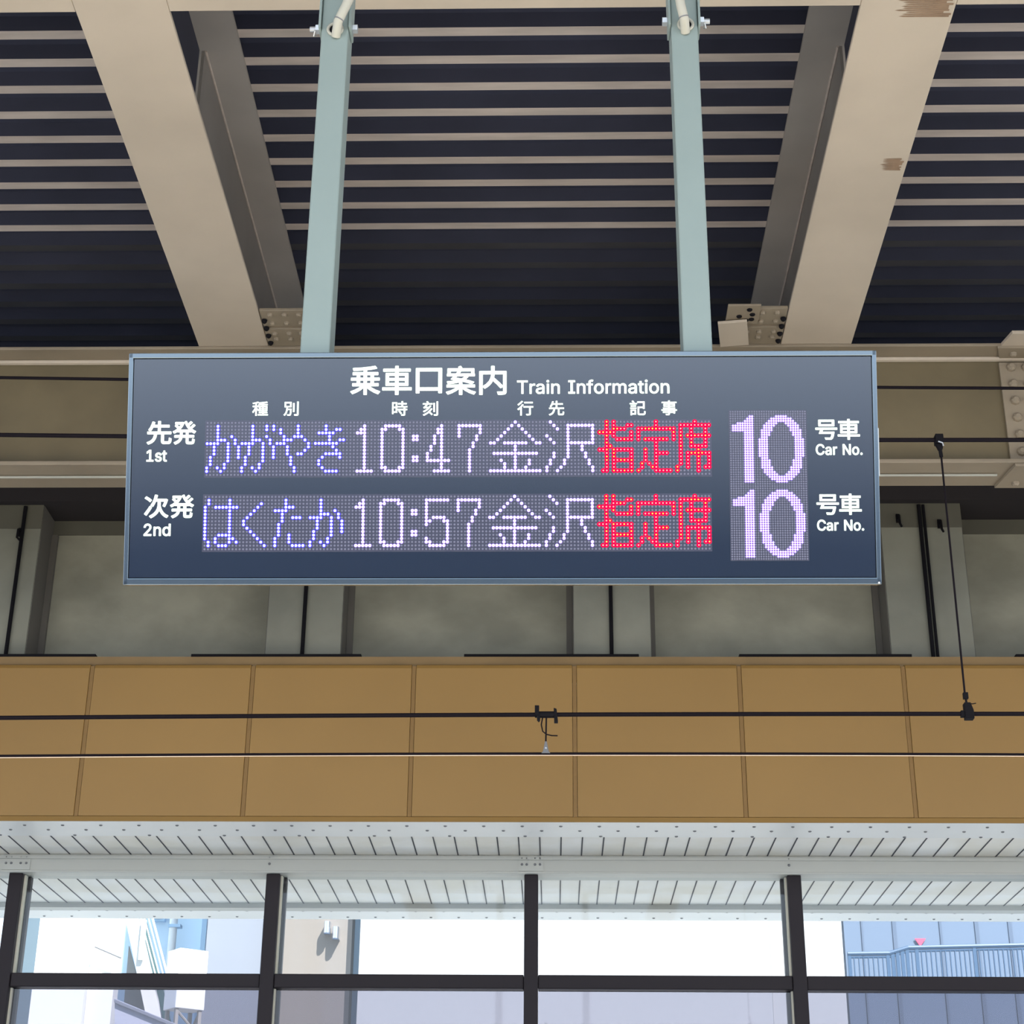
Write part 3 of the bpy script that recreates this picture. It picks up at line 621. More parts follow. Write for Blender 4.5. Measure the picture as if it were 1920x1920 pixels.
# ================================================================ the train information sign
GLYPHS = {   # letter outlines: advance, then closed contours as x,y in 1/1000 em
 '乗': (1000, [[460,380,460,267,316,267,316,380],[460,446,316,446,316,556,460,556],[535,380,684,380,684,267,535,267],[535,446,535,556,684,556,684,446],[808,826,611,794,367,771,116,758,133,694,460,711,460,622,110,622,110,556,243,556,243,446,57,446,57,380,243,380,243,267,98,267,98,201,402,201,297,122,171,56,40,8,69,-22,92,-55,223,0,350,75,460,164,460,-80,535,-80,535,164,646,73,774,-4,906,-60,931,-25,960,7,827,55,701,122,594,201,911,201,911,267,757,267,757,380,945,380,945,446,757,446,757,556,898,556,898,622,535,622,535,718,709,738,859,765]]),
 '車': (1000, [[158,606,158,216,459,216,459,135,53,135,53,66,459,66,459,-83,536,-83,536,66,951,66,951,135,536,135,536,216,846,216,846,606,536,606,536,680,917,680,917,749,536,749,536,839,459,839,459,749,83,749,83,680,459,680,459,606],[230,382,459,382,459,279,230,279],[536,382,771,382,771,279,536,279],[230,543,459,543,459,441,230,441],[536,543,771,543,771,441,536,441]]),
 '口': (1000, [[127,735,127,-55,205,-55,205,30,796,30,796,-51,876,-51,876,735],[205,107,205,660,796,660,796,107]]),
 '案': (1000, [[52,230,52,166,401,166,296,94,168,35,34,-5,81,-66,219,-17,350,54,460,141,460,-79,535,-79,535,146,647,56,782,-17,924,-68,972,-5,836,35,706,94,599,166,949,166,949,230,535,230,535,313,460,313,460,230],[431,823,466,765,80,765,80,621,151,621,151,701,852,701,852,621,925,621,925,765,546,765,494,846],[663,535,625,493,579,457,524,426,307,465,377,535],[190,427,418,388,314,365,195,349,61,339,89,278,262,295,411,323,536,363,712,319,854,274,917,327,782,367,619,406,669,443,711,486,746,535,940,535,940,596,432,596,487,667,420,689,351,596,64,596,64,535,298,535]]),
 '内': (1000, [[99,669,99,-82,173,-82,173,595,462,595,454,512,431,426,386,339,311,255,199,179,229,152,253,122,327,171,387,224,434,278,471,335,498,392,635,257,742,135,804,184,676,319,521,464,533,531,538,595,829,595,829,20,827,6,819,-2,804,-5,645,-3,671,-79,785,-78,858,-67,885,-50,899,-22,903,19,903,669,539,669,539,840,463,840,463,669]]),
 '種': (1000, [[433,535,433,214,641,214,641,142,422,142,422,82,641,82,641,3,365,3,365,-59,965,-59,965,3,713,3,713,82,931,82,931,142,713,142,713,214,926,214,926,535,713,535,713,602,946,602,946,664,713,664,713,738,837,752,944,771,898,828,758,805,585,789,409,779,427,721,641,732,641,664,391,664,391,602,641,602,641,535],[500,350,641,350,641,270,500,270],[713,350,857,350,857,270,713,270],[500,479,641,479,641,400,500,400],[713,479,857,479,857,400,713,400],[361,826,271,794,159,766,43,744,65,687,212,712,212,558,49,558,49,488,202,488,154,371,93,260,28,172,67,103,118,176,168,266,212,365,212,-78,286,-78,286,353,377,229,422,288,286,426,286,488,411,488,411,558,286,558,286,729,413,768]]),
 '別': (1000, [[593,720,593,165,666,165,666,720],[838,821,838,20,835,5,827,-3,812,-6,659,-5,687,-81,800,-79,868,-67,893,-50,908,-23,913,20,913,821],[164,727,419,727,419,534,164,534],[95,794,95,466,205,466,196,355,179,244,149,139,102,45,33,-31,62,-54,86,-82,143,-24,187,45,220,122,244,204,260,291,426,291,415,131,403,37,388,-3,374,-12,353,-14,239,-9,253,-42,260,-76,383,-76,410,-72,431,-63,448,-47,470,8,485,125,497,327,498,358,269,358,278,466,491,466,491,794]]),
 '時': (1000, [[445,209,519,119,572,33,636,72,581,158,505,244],[631,841,631,721,421,721,421,654,631,654,631,527,379,527,379,459,763,459,763,346,384,346,384,279,763,279,763,10,758,-5,742,-9,608,-8,633,-79,733,-77,796,-66,820,-51,833,-27,837,9,837,279,954,279,954,346,837,346,837,459,964,459,964,527,705,527,705,654,922,654,922,721,705,721,705,841],[291,416,291,185,146,185,146,416],[291,484,146,484,146,706,291,706],[76,775,76,35,146,35,146,117,362,117,362,775]]),
 '刻': (1000, [[851,828,851,17,849,4,841,-3,827,-6,691,-5,716,-77,820,-75,882,-64,907,-48,921,-23,925,17,925,828],[672,725,672,167,743,167,743,725],[460,578,400,480,196,472,270,555,338,647,600,647,600,716,393,716,367,779,327,845,258,826,289,771,312,716,54,716,54,647,251,647,186,557,140,504,110,476,82,463,106,393,161,403,347,416,263,334,168,263,66,206,113,146,212,206,305,278,391,361,466,454,528,556],[526,388,458,286,374,194,278,112,172,42,59,-15,107,-78,210,-21,308,45,401,122,488,39,556,-35,611,15,538,89,449,169,527,261,594,361]]),
 '行': (1000, [[435,780,435,708,927,708,927,780],[267,841,203,764,121,688,35,622,79,562,172,636,262,722,339,811],[391,504,391,432,728,432,728,17,725,4,717,-2,702,-5,545,-3,570,-77,689,-76,759,-66,785,-49,800,-23,804,16,804,432,955,432,955,504],[307,626,226,513,129,408,25,322,78,259,192,364,192,-83,266,-83,266,446,326,522,378,600]]),
 '先': (1000, [[462,840,462,684,285,684,322,801,246,817,213,705,164,592,102,494,167,459,215,530,256,612,462,612,462,410,61,410,61,337,322,337,307,243,279,158,231,85,156,25,47,-22,74,-52,95,-85,212,-30,295,41,349,127,382,225,400,337,591,337,591,43,594,0,605,-31,625,-50,657,-61,703,-64,844,-64,886,-59,915,-41,935,-6,947,49,954,127,918,140,885,158,879,61,866,18,838,8,711,8,682,10,669,21,666,43,666,337,940,337,940,410,538,410,538,612,868,612,868,684,538,684,538,840]]),
 '記': (1000, [[91,543,91,484,392,484,392,543],[72,403,72,343,412,343,412,403],[42,684,42,622,443,622,443,684],[159,814,207,751,242,689,303,725,268,784,217,846],[485,785,485,713,824,713,824,457,498,457,498,59,502,10,516,-24,540,-45,579,-57,632,-60,827,-60,878,-54,914,-34,938,4,952,63,961,147,924,159,891,177,887,106,880,58,869,29,850,15,823,11,638,11,597,15,578,29,573,59,573,386,824,386,824,332,899,332,899,785],[84,267,84,-72,151,-72,151,-26,395,-26,395,267],[151,205,328,205,328,36,151,36]]),
 '事': (1000, [[134,131,134,72,459,72,459,4,457,-10,449,-17,434,-20,296,-20,323,-83,426,-81,490,-71,515,-57,530,-33,535,4,535,72,775,72,775,28,851,28,851,206,955,206,955,266,851,266,851,391,535,391,535,462,835,462,835,639,535,639,535,698,935,698,935,760,535,760,535,840,459,840,459,760,67,760,67,698,459,698,459,639,172,639,172,462,459,462,459,391,143,391,143,336,459,336,459,266,48,266,48,206,459,206,459,131],[244,586,459,586,459,515,244,515],[535,586,759,586,759,515,535,515],[535,336,775,336,775,266,535,266],[535,206,775,206,775,131,535,131]]),
 '発': (1000, [[884,715,817,650,741,585,675,662,751,722,823,789,766,829,642,710,608,772,579,837,514,817,573,693,648,582,737,485,267,485,351,568,422,665,475,776,425,800,411,797,125,797,125,731,375,731,333,662,281,598,160,696,112,656,234,551,168,498,99,454,29,420,75,363,151,403,226,452,226,413,332,413,332,280,332,264,100,264,100,194,324,194,308,145,279,97,233,52,168,11,79,-26,106,-54,127,-85,229,-40,303,12,354,69,385,130,401,194,582,194,582,34,585,-9,595,-40,615,-60,645,-70,689,-73,820,-73,858,-68,886,-52,905,-21,916,26,923,92,888,104,855,122,850,42,838,5,814,-4,699,-4,674,-2,662,9,659,33,659,194,898,194,898,264,659,264,659,413,776,413,776,452,845,404,919,364,943,398,972,428,905,459,842,498,783,544,863,607,940,675],[407,413,582,413,582,264,407,264,407,279]]),
 '次': (1000, [[57,717,164,649,250,578,298,639,210,707,102,771],[42,73,111,21,211,171,308,329,250,379,143,213],[454,840,414,683,359,541,289,426,361,384,418,481,468,596,837,596,802,492,763,403,827,371,883,497,932,644,877,674,862,670,493,670,534,825],[569,547,569,485,564,391,542,287,488,177,392,71,240,-26,271,-53,297,-84,402,-21,485,46,546,118,590,191,620,265,658,174,705,94,762,26,830,-30,911,-73,933,-38,961,-7,866,41,788,109,727,195,680,296,647,411,649,484,649,547]]),
 '号': (1000, [[260,732,736,732,736,596,260,596],[185,799,185,530,815,530,815,799],[63,440,63,371,269,371,203,191,727,191,708,94,686,32,663,-1,644,-9,615,-10,444,-2,462,-38,470,-74,639,-77,674,-74,702,-66,726,-50,759,-2,787,86,812,225,816,259,315,259,352,371,933,371,933,440]]),
 'T': (449, [[32,452,32,509,417,509,417,452,257,452,257,0,193,0,193,452]]),
 'r': (259, [[53,0,53,379,112,379,112,321,115,321,130,347,152,367,181,380,213,385,229,384,243,384,243,322,230,324,207,326,182,323,159,315,140,301,126,284,117,262,114,237,114,0]]),
 'a': (389, [[160,-9,126,-5,94,5,68,22,48,45,35,73,30,108,34,138,43,161,58,179,78,193,125,211,178,220,234,227,265,235,273,243,276,255,276,257,267,297,240,322,196,331,149,322,118,301,100,274,41,291,57,322,79,346,104,364,133,375,194,384,239,379,286,360,306,343,322,320,333,290,337,251,337,0,277,0,277,52,272,52,252,25,215,1],[170,45,202,49,228,59,248,74,263,93,272,115,276,138,276,190,259,182,231,176,200,171,175,168,134,159,103,139,95,124,92,105,102,72,130,52]]),
 'i': (167, [[53,0,53,379,114,379,114,0],[84,443,67,446,54,455,44,468,41,483,44,499,54,512,67,521,84,524,100,521,114,512,123,499,126,483,123,468,114,455,100,446]]),
 'n': (410, [[114,227,114,0,53,0,53,379,112,379,112,287,102,287,124,332,152,362,187,379,227,384,264,380,295,369,321,349,341,321,353,285,357,240,357,0,296,0,296,235,290,275,273,304,246,323,210,329,184,326,161,317,141,303,126,283,117,257]]),
 'I': (300, [[31,0,31,57,118,57,118,452,31,452,31,509,269,509,269,452,183,452,183,57,269,57,269,0]]),
 'f': (254, [[228,379,228,327,6,327,6,379],[81,0,81,432,84,461,96,486,113,505,135,519,187,530,222,527,243,521,227,468,215,472,195,474,171,470,154,460,145,443,142,419,142,0]]),
 'o': (415, [[207,-8,159,-2,117,16,82,46,56,85,40,133,34,187,40,243,56,291,82,330,117,360,159,378,207,384,256,378,299,360,333,330,359,291,376,243,381,187,376,133,359,85,333,46,299,16,256,-2],[207,46,242,51,270,66,292,89,307,117,316,151,319,187,316,224,307,258,292,287,270,310,242,325,207,330,173,325,145,310,124,287,108,258,99,224,96,187,99,151,108,117,124,89,145,66,173,51]]),
 'm': (610, [[53,0,53,379,112,379,112,295,108,295,118,323,132,346,172,376,219,386,257,380,287,361,309,331,321,295,312,295,322,321,337,343,381,375,437,386,468,383,497,372,522,354,541,328,553,296,557,255,557,0,496,0,496,254,490,289,473,313,447,326,419,330,395,328,374,320,345,290,335,247,335,0,274,0,274,260,269,288,253,311,229,326,199,330,158,320,140,307,126,289,117,266,114,238,114,0]]),
 't': (227, [[204,379,204,327,6,327,6,379],[65,471,126,471,126,98,128,76,136,61,150,53,170,50,185,51,202,54,213,2,192,-3,168,-4,125,2,92,21,72,52,65,93]]),
 '1': (453, [[76,0,76,55,391,55,391,0],[276,509,276,0,212,0,212,448,209,448,86,358,86,427,198,509]]),
 's': (365, [[182,-8,145,-5,112,3,84,18,62,38,45,63,36,94,94,107,105,79,124,60,150,49,181,45,217,50,244,62,262,81,268,103,265,121,254,136,237,147,212,155,149,170,104,186,72,208,53,237,47,274,51,305,65,332,87,354,115,370,149,381,187,384,223,381,254,372,279,358,299,339,324,290,268,277,258,298,243,316,219,328,187,333,156,329,131,317,114,299,109,277,112,258,124,243,172,223,229,209,275,194,306,171,325,142,331,107,326,75,312,47,290,24,260,6,223,-5]]),
 '2': (453, [[64,0,64,47,234,229,282,282,311,327,320,371,317,397,308,419,293,436,273,449,224,460,196,457,172,447,153,433,139,413,130,390,127,362,66,362,71,405,86,442,111,473,143,496,182,511,225,516,268,511,306,497,337,474,361,445,376,411,381,372,371,318,336,259,267,180,153,60,153,57,389,57,389,0]]),
 'd': (424, [[195,-8,151,-2,111,16,79,45,55,84,39,133,34,189,39,245,55,293,79,332,112,361,151,378,196,384,228,381,253,373,287,346,306,319,311,319,311,509,372,509,372,0,313,0,313,59,307,59,287,31,252,4,227,-5],[205,47,236,51,263,65,284,86,299,115,309,150,312,189,309,229,300,263,284,291,263,312,237,325,205,330,172,325,145,311,124,290,108,261,99,227,96,189,99,151,109,117,124,88,145,66,172,51]]),
 'C': (510, [[267,-7,205,1,150,25,104,63,70,115,48,179,40,254,48,329,70,393,104,445,150,484,205,508,267,516,340,504,373,490,402,471,427,447,448,418,463,385,473,348,408,348,389,395,357,428,315,449,267,456,223,450,184,432,150,403,125,364,109,314,103,254,109,194,125,145,151,105,184,76,223,59,267,53,315,60,357,81,389,114,408,160,473,160,463,124,448,91,428,62,402,38,373,19,341,5,305,-4]]),
 'N': (523, [[60,0,60,509,136,509,343,183,363,151,388,107,414,55,405,54,401,108,399,157,399,195,399,509,463,509,463,0,387,0,202,290,177,331,148,381,108,452,119,454,122,384,124,328,125,291,125,0]]),
 '.': (188, [[95,-4,78,-1,63,9,53,24,50,41,53,59,63,73,78,83,95,87,113,83,128,73,138,59,141,41,138,24,128,9,113,-1]]),
}
TILT = 18.0
NRM = Vector((0, -math.cos(rad(TILT)), -math.sin(rad(TILT))))      # face normal, tipped down to the platform
S_DIST = 4.138
S_ORG = ray(945, 880) * (S_DIST / (ray(945, 880) @ -NRM)); S_ORG.z += EYE
sign = empty('train_information_sign', S_ORG, (rad(TILT), 0, 0))
tag(sign, 'navy train information sign with LED rows, hung on two grey poles under the roof', 'sign')
S_INV = Matrix.Rotation(-rad(TILT), 3, 'X')
def S(px, py):                  # sight line -> sign face coordinates (u across, v up)
    d = ray(px, py); d = d * (S_DIST / (d @ -NRM)); d.z += EYE
    q = S_INV @ (d - S_ORG); return q.x, q.z
(ul, vt), (ur, _), (ul2, vb), (ur2, _) = S(243, 663), S(1643, 657), S(231, 1097), S(1652, 1097)
U0, U1, VT, VB = (ul + ul2) / 2, (ur + ur2) / 2, (S(243, 663)[1] + S(1643, 657)[1]) / 2, vb
DEP = .15
MB().box(U0 + .004, U1 - .004, .012, DEP, VB + .016, VT - .004).build('cabinet', M['cabinet'], sign, bevel=.004)
BW = .0125
bz = MB()
bz.prism([(-.004, VT), (-.004, VT - BW), (.004, VT - BW - .002), (.012, VT - BW - .002), (.03, VT)], U0, U1)
bz.prism([(-.004, VB), (-.004, VB + .0155), (.004, VB + .0175), (.012, VB + .0175), (.03, VB)], U0, U1)
bz.prism([(U0, -.004), (U0 + BW - .002, -.004), (U0 + BW, .004), (U0 + BW, .012), (U0, .03)], VB, VT, 'z')
bz.prism([(U1, -.004), (U1 - BW + .002, -.004), (U1 - BW, .004), (U1 - BW, .012), (U1, .03)], VB, VT, 'z')
bz.build('bezel', M['bezel'], sign, bevel=.0015)
face = MB().box(U0 + BW, U1 - BW, .0, .0115, VB + .0175, VT - BW - .002).build('face_panel', M['face'], sign)
MB().box(U1 + .0005, U1 + .006, .02, .026, S(1650, 890)[1], S(1648, 800)[1]).build('side_hinge', M['galv'], sign)
a = S(1650, 810); b = S(1661, 978)
MB().tube([(U1 + .003, .05, a[1]), (U1 + .013, .11, (a[1] + b[1]) / 2), (U1 + .019, .14, b[1])], .0018, 6).build('side_stay', M['conduit'], sign)
a = S(1652, 945)
MB().tube([(U1 + .004, .05, a[1]), (U1 + .019, .14, b[1])], .0024, 6).build('side_stay', M['conduit'], sign)
MB().dome((U1 - .006, -.004, VB + .004), (0, -1, 0), .003, .002).build('corner_screw', M['galv'], sign)

# ---- lettering: outlines filled, weight added by widening the outline
def letters(name, items, weight, y=-.0012):
    # items: (text, u0, u1, v_low, v_high, extra spacing) - each text is fitted into its box
    cu = D.curves.new(name, 'CURVE'); cu.dimensions = '2D'; cu.fill_mode = 'BOTH'; cu.extrude = .0006
    for text, u0, u1, v0, v1 in items:
        x = 0; S_ = []
        for ch in text:
            if ch == ' ': x += 250; continue
            adv, cs = GLYPHS[ch]
            for c in cs: S_.append([(c[i] + x, c[i + 1]) for i in range(0, len(c), 2)])
            x += adv
        xs = [p[0] for c in S_ for p in c]; ys = [p[1] for c in S_ for p in c]
        kx = (u1 - u0) / (max(xs) - min(xs)); kz = (v1 - v0) / (max(ys) - min(ys))
        for c in S_:
            s = cu.splines.new('POLY'); s.points.add(len(c) - 1); s.use_cyclic_u = True
            for pt, (px, py) in zip(s.points, c): pt.co = (u0 + (px - min(xs)) * kx, v0 + (py - min(ys)) * kz, 0, 1)
    o = D.objects.new(name, cu); COL.objects.link(o)
    o.data.offset = 0
    dg = bpy.context.evaluated_depsgraph_get(); dg.update()
    me = D.meshes.new_from_object(o.evaluated_get(dg)); me.transform(Matrix.Rotation(rad(90), 4, 'X')); me.transform(Matrix.Translation((0, y, 0)))
    W_ = MB()                   # round-ended band along every contour gives the bold rounded stroke
    for sp in cu.splines:
        P = [Vector((p.co.x, p.co.y)) for p in sp.points]
        for a, b in zip(P, P[1:] + P[:1]):
            d = b - a
            if d.length < 1e-7: continue
            d.normalize(); nn = Vector((-d.y, d.x)) * weight
            pg = [a + nn, a - nn, b - nn, b + nn]
            W_.add([(p.x, y - .0006, p.y) for p in pg], [(0, 1, 2, 3)])
            W_.add([(a.x + weight * math.cos(k * math.pi / 4), y - .0006, a.y + weight * math.sin(k * math.pi / 4)) for k in range(8)], [tuple(range(8))])
    bm = bmesh.new(); bm.from_mesh(me)
    mw = D.meshes.new('w'); mw.from_pydata(W_.v, [], W_.f); bm.from_mesh(mw); bm.to_mesh(me); bm.free(); D.meshes.remove(mw)
    me.materials.clear(); me.materials.append(M['letter']); me.name = name
    D.objects.remove(o); o = D.objects.new(name, me); COL.objects.link(o); o.parent = sign
    return o
def bx(t, x0, x1, ylow, yhigh, sh):     # photographed box, shrunk by the added weight
    a, b = S(x0, ylow), S(x1, yhigh)
    return (t, a[0] + sh, b[0] - sh, a[1] + sh, b[1] - sh)
W1 = .0015
w5 = []
for ch, (a, b) in zip('乗車口案内', ((656.7, 713.5), (716.5, 772.5), (779.5, 829.3), (836, 892.5), (898.3, 950))):
    w5.append(bx(ch, a, b, 741 if ch != '口' else 738, 686 if ch != '口' else 690, W1))
letters('heading_lettering', w5, W1)
letters('heading_lettering', [bx('Train Information', 969.3, 1255, 739.3, 711.5, .0008)], .0008)
W2 = .0006
letters('column_lettering', [bx('種', 473, 503, 780, 753, W2)], W2)
letters('column_lettering', [bx('別', 531.6, 560.5, 780, 753, W2)], W2)
letters('column_lettering', [bx('時', 735, 764.3, 780, 752.3, W2)], W2)
letters('column_lettering', [bx('刻', 792.7, 821.7, 780, 752.3, W2)], W2)
letters('column_lettering', [bx('行', 970, 1000, 779.5, 751.7, W2)], W2)
letters('column_lettering', [bx('先', 1029, 1058, 779.5, 751.7, W2)], W2)
letters('column_lettering', [bx('記', 1180.7, 1210.7, 779, 751, W2)], W2)
letters('column_lettering', [bx('事', 1240, 1269, 779, 751, W2)], W2)
W3 = .0014
letters('row_lettering', [bx('先', 275, 323, 834, 789.4, W3), bx('発', 323.5, 368.5, 834, 789.4, W3)], W3)
letters('row_lettering', [bx('1st', 274.4, 313.8, 866.3, 843.4, .001)], .001)
letters('row_lettering', [bx('次', 270, 317, 972, 927.5, W3), bx('発', 318.4, 364.4, 972, 927.5, W3)], W3)
letters('row_lettering', [bx('2nd', 269.1, 320.6, 1005.6, 981.7, .001)], .001)
W4 = .0010
letters('car_lettering', [bx('号', 1528.8, 1569.4, 825, 787, W4), bx('車', 1570.6, 1611.5, 825, 785.6, W4)], W4)
letters('car_lettering', [bx('Car No.', 1529.4, 1616.9, 853.8, 832.3, .0009)], .0009)
letters('car_lettering', [bx('号', 1531, 1572.5, 965.6, 927, W4), bx('車', 1573.5, 1615, 965.6, 925.6, W4)], W4)
letters('car_lettering', [bx('Car No.', 1531.9, 1619.8, 995.6, 974.2, .0009)], .0009)

# ---- LED matrices
def rows(spec):                 # {row: 'a b-c ...'} -> set of (row, column)
    s = set()
    for r, t in spec.items():
        for p in str(t).split():
            a, _, b = p.partition('-')
            for c in range(int(a), int(b or a) + 1): s.add((r, c))
    return s
def shift(s, dc, dr=0): return {(r + dr, c + dc) for r, c in s}
KA = rows({1: 3, 2: 3, 3: 3, 4: '3 7', 5: '3-5 8', 6: '0-3 6 8', 7: '2 6 9', 8: '2 6 9', 9: '2 6 9', 10: '1 6 9', 11: '1 6', 12: '1 5', 13: '0 3 5', 14: '0 4'})
GA = rows({1: '3 7 9', 2: '3 7 9', 3: 3, 4: '3 7', 5: '3-5 8', 6: '0-3 6 8', 7: '2 6 9', 8: '2 6 9', 9: '2 6 9', 10: '1 6 9', 11: '1 6', 12: '1 5', 13: '0 3 5', 14: '0 4'})
YA = rows({1: 26, 2: '21 26', 3: '21 26', 4: '22 25-27', 5: '22-24 28', 6: '20-22 29', 7: '23 29', 8: '23 28', 9: '23 26 27', 10: 24, 11: 24, 12: 24, 13: 25, 14: 25})
KI = rows({1: 34, 2: '34 37 38', 3: '32-36', 4: 35, 5: '35 38 39', 6: '31-37', 7: 36, 8: 37, 9: '34-38', 10: '33 38', 11: 32, 12: 32, 13: 33, 14: '34-37'})
HA = rows({1: '1 7', 2: '1 7', 3: '0 3-9', 4: '0 7', 5: '0 7', 6: '0 7', 7: '0 7', 8: '0 7', 9: '0 7', 10: '0 7', 11: '0 4-7', 12: '0 3 7 8', 13: '1 3 7 9', 14: '1 4-6'})
KU = rows({2: 16, 3: 15, 4: 14, 5: 13, 6: 12, 7: 11, 8: 11, 9: 12, 10: 13, 11: 14, 12: 15, 13: 16, 14: 17})
TA = rows({1: 23, 2: 23, 3: '23-25', 4: '20-23', 5: 22, 6: '22 25-27', 7: 22, 8: 21, 9: 21, 10: 21, 11: '21 24', 12: '20 24', 13: '20 24', 14: '20 25-28'})
ONE = rows({1: 45, 2: '44 45', 3: '43-45', **{r: 45 for r in range(4, 14)}, 14: '43-47'})
ZERO = rows({1: '51-55', 2: '50 51 55 56', **{r: '50 56' for r in range(3, 13)}, 13: '50 51 55 56', 14: '51-55'})
COLON = rows({4: '59 60', 5: '59 60', 10: '59 60', 11: '59 60'})
FOUR = rows({1: 67, 2: '66 67', 3: '66 67', 4: '65 67', 5: '65 67', 6: '65 67', 7: '64 67', 8: '64 67', 9: '63 67', 10: '63 67', 11: '63-69', 12: 67, 13: 67, 14: '65-69'})
FIVE = rows({1: '63-69', 2: 63, 3: 63, 4: 63, 5: 63, 6: '63 65-68', 7: '63 64 68 69', 8: '63 69', 9: 69, 10: 69, 11: 69, 12: '63 69', 13: '63 64 68 69', 14: '64-68'})
SEVEN = rows({1: '72-78', 2: '72 78', 3: '72 78', 4: '72 77', 5: 77, 6: 76, 7: 76, **{r: 75 for r in range(8, 15)}})
KANA = rows({0: 88, 1: '87 89', 2: '86 90', 3: '85 91', 4: '84 92', 5: '83 93', 6: '81 82 85-91 94 95', 7: 88, 8: 88, 9: '82-94', 10: 88, 11: '84 88 92', 12: '85 88 92', 13: '85 88 91', 14: '81-95'})
SAWA = rows({0: 98, 1: '99 103-110', 2: '100 103 110', 3: '103 110', 4: '97 103 110', 5: '98 103 110', 6: '99 103-110', 7: '103 107', 8: '103 107', 9: '99 103 108', 10: '99 103 108', 11: '98 102 109', 12: '98 102 109', 13: '97 101 110', 14: '97 100 110'})
SHI = rows({0: '114 116', 1: '114 116 120 121', 2: '114 116-119', 3: '112-116 121', 4: '114 116 121', 5: '114 117-121', 6: 114, 7: '114 115', 8: '112-114 116-121', 9: '114 116 121', 10: '114 116 121', 11: '114 116-121', 12: '114 116 121', 13: '114 116 121', 14: '113 114 116-121'})
TEI = rows({0: 128, 1: 128, 2: '123-133', 3: '123 133', 4: '123 133', 5: '123 125-131 133', 6: 128, 7: 128, 8: '125 128', 9: '125 128-131', 10: '125 128', 11: '125 128', 12: '124 126 128', 13: '124 127 128', 14: '123 128-132'})
SEKI = rows({0: 139, 1: '135-143', 2: '135 138 142', 3: '135 138 142', 4: '135 137-143', 5: '135 138 142', 6: '135 138 142', 7: '135 138-142', 8: '135 140', 9: '135 137-143', 10: '135 137 140 143', 11: '135 137 140 143', 12: '135 137 140 143', 13: '134 137 140 142 143', 14: '134 140'})
C1 = rows({2: '8 9', 3: '7-9', 4: '6-9', 5: '3-9', 6: '1-9', 7: '1-9', 8: '1-9', **{r: '6-9' for r in range(9, 31)}})
C0 = rows({2: '19-23', 3: '17-25', 4: '16-26', 5: '15-19 23-27', 6: '14-18 24-28', 7: '14-17 25-28', 8: '13-17 25-29', 9: '13-16 26-29', 10: '13-16 26-29', 11: '13-15 27-29',
    **{r: '12-15 27-30' for r in range(12, 20)}, 20: '13-15 27-29', 21: '13-16 26-29', 22: '13-16 26-29', 23: '13-16 26-29', 24: '13-17 25-29', 25: '14-17 25-28', 26: '14-18 24-28', 27: '15-19 23-27', 28: '16-26', 29: '17-25', 30: '19-23'})

def matrix(tl, tr, bl, br, nc, nr, groups, label, r_off, r_on):
    a, b, c, d = S(*tl), S(*tr), S(*bl), S(*br)
    u0, u1, v0, v1 = (a[0] + c[0]) / 2, (b[0] + d[0]) / 2, (a[1] + b[1]) / 2, (c[1] + d[1]) / 2
    pu, pv = (u1 - u0) / (nc - 1), (v1 - v0) / (nr - 1)
    m = .75
    disp = MB().box(u0 - m*pu, u1 + m*pu, -.0010, .0, v1 + m*pv, v0 - m*pv).build('led_display', M['led_board'], sign)
    disp['label'] = label
    lit = {}
    for name, cells, mats, r in groups:
        for rc in cells: lit[rc] = 1
    def dot(mb, r, c, rd, y0, y1, mi=0, n=6):
        u, v = u0 + c * pu, v0 + r * pv
        rg = [(u + rd * math.cos(2*math.pi*(k + .5)/n), v + rd * math.sin(2*math.pi*(k + .5)/n)) for k in range(n)]
        rs = [(u + rd * .8 * math.cos(2*math.pi*(k + .5)/n), v + rd * .8 * math.sin(2*math.pi*(k + .5)/n)) for k in range(n)]
        vv = [(p, y0, q) for p, q in rg] + [(p, y1, q) for p, q in rs]
        mb.add(vv, [tuple(range(n, 2*n))] + [(k, (k + 1) % n, n + (k + 1) % n, n + k) for k in range(n)], mi)
    off = MB()
    for r in range(nr):
        for c in range(nc):
            if (r, c) not in lit: dot(off, r, c, r_off * pu, -.0011, -.0022)
    off.build('led_dots', M['led_off'], disp)
    rnd = random.Random(3)
    for name, cells, mats, rr in groups:
        on = MB()
        for r, c in sorted(cells):
            dot(on, r, c, rr[0] * pu, -.0012, -.0024, 0, 10)
            dot(on, r, c, rr[1] * pu, -.0025, -.0031, 1 + (rnd.random() < .3 and len(mats) > 2), 10)
        on.build(name, mats, disp)
BLUE = [M['led_blue'], M['led_ice']]; WHT = [M['led_violet'], M['led_white']]; RED = [M['led_red'], M['led_rose'], M['led_amber']]
b_, w_, r_ = (.60, .38), (.53, .40), (.66, .25)
matrix((389.8, 793.8), (1329.2, 790.0), (387.6, 890.4), (1329.5, 888.7), 144, 16, [
    ('train_name_dots', KA | shift(GA, 10) | YA | KI, BLUE, b_), ('time_dots', ONE | ZERO | COLON | FOUR | SEVEN, WHT, w_),
    ('destination_dots', KANA | SAWA, WHT, w_), ('seat_note_dots', SHI | TEI | SEKI, RED, r_)], 'upper LED row showing 10:47', .33, 0)
matrix((386.1, 931.6), (1329.6, 930.5), (383.3, 1029.3), (1329.9, 1029.3), 144, 16, [
    ('train_name_dots', HA | KU | TA | shift(KA, 30), BLUE, b_), ('time_dots', ONE | ZERO | COLON | FIVE | SEVEN, WHT, w_),
    ('destination_dots', KANA | SAWA, WHT, w_), ('seat_note_dots', SHI | TEI | SEKI, RED, r_)], 'lower LED row showing 10:57', .33, 0)
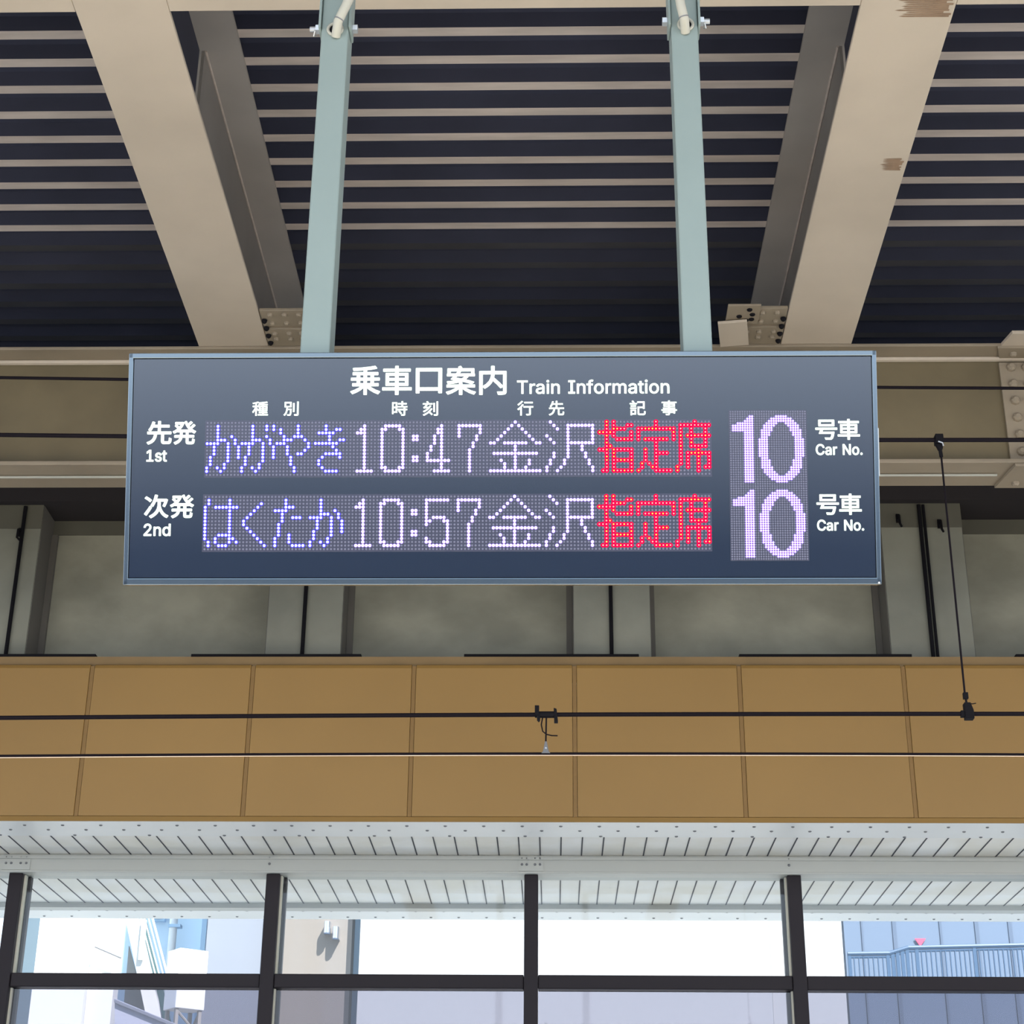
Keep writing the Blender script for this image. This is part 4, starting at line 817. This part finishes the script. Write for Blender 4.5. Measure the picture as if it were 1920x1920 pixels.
matrix((1369.9, 772.1), (1509.6, 772.1), (1372.5, 1048), (1513, 1048), 32, 64, [
    ('car_number_dots', C1 | C0, WHT, (.54, .32)), ('car_number_dots', shift(C1 | C0, 0, 32), WHT, (.54, .32))], 'tall LED block showing car number 10 twice', .42, 0)

# ---- poles with brackets, bolts, grommets and conduits
top_w = Matrix.Rotation(rad(TILT), 3, 'X') @ Vector((0, DEP * .42, VT - .006)) + S_ORG
def pole(pl, pr, side):
    yf = top_w.y - .038
    xa, xb = at_y(pl, 655, yf).x, at_y(pr, 655, yf).x
    ztop = HB - .022
    hole = at_y((628.5 if side > 0 else 1285.5), 56 if side > 0 else 47, yf)
    xm = (xa + xb) / 2
    p = MB().box(xa, xb, yf, yf + .085, top_w.z - .01, ztop).build('support_pole', M['pole'], sign, bevel=.004, world=True)
    # bracket ears either side of the pole, bolted through
    bl = MB(); zb = at_y(600, 56, yf).z
    for e in (-1, 1):
        x = xa - .007 if e < 0 else xb + .001
        bl.box(x, x + .006, yf - .012, yf + .055, zb, zb + .42)
    bl.build('bracket_plate', M['pole'], p, bevel=.001, world=True)
    zc = at_y(600, 41 if side > 0 else 32, yf).z
    lng = -side                # long threaded end points away from the sign middle
    def hexbolt(x, d, ln, r): return MB().tube([(x, yf + .03, zc), (x + d*ln, yf + .03, zc)], r, 6)
    xo = xa - .0075 if lng < 0 else xb + .0075
    xi = xb + .0075 if lng < 0 else xa - .0075
    b1 = hexbolt(xo, lng, .012, .014); b1.tube([(xo + lng*.012, yf + .03, zc), (xo + lng*.028, yf + .03, zc)], .0075, 10)
    b1.tube([(xo + lng*.013, yf + .02, zc - .014), (xo + lng*.017, yf + .03, zc - .022), (xo + lng*.012, yf + .04, zc - .014)], .002, 6)
    b1.build('bolt', M['galv'], p, world=True)
    hexbolt(xi, -lng, .013, .013).build('bolt', M['galv'], p, world=True)
    # grommet ring and conduit running up out of the pole
    ring = [(hole.x + .019 * math.cos(t), yf - .003, hole.z + .019 * math.sin(t)) for t in [2*math.pi*k/20 for k in range(21)]]
    MB().tube(ring, .0042, 8, cap=False).build('grommet', M['conduit'], p, smooth=True, world=True)
    disc = [(hole.x + .0165 * math.cos(t), hole.z + .0165 * math.sin(t)) for t in [2*math.pi*k/20 for k in range(20)]]
    MB().prism(disc, yf - .0012, yf + .0005, 'y').build('cable_hole', M['black'], p, world=True)
    if side > 0: ends = [(628, 58), (634, 40), (648, 12), (668, -30), (690, -90)]
    else: ends = [(1286, 50), (1283, 36), (1277, 12), (1270, -25), (1262, -90)]
    P = [at_y(a, b, yf - .022 - .012 * k) for k, (a, b) in enumerate(ends)]
    P[0].y = yf + .0; 
    c = MB().tube(P, .0125, 14).build('conduit', M['conduit'], p, smooth=True, world=True)
    d = (P[2] - P[1]).normalized()
    MB().tube([P[1] + d*.004, P[1] + d*.007], .0131, 14).build('conduit_collar', M['rivet'], c, world=True)
pole(562.5, 618, 1)
pole(1281, 1336, -1)
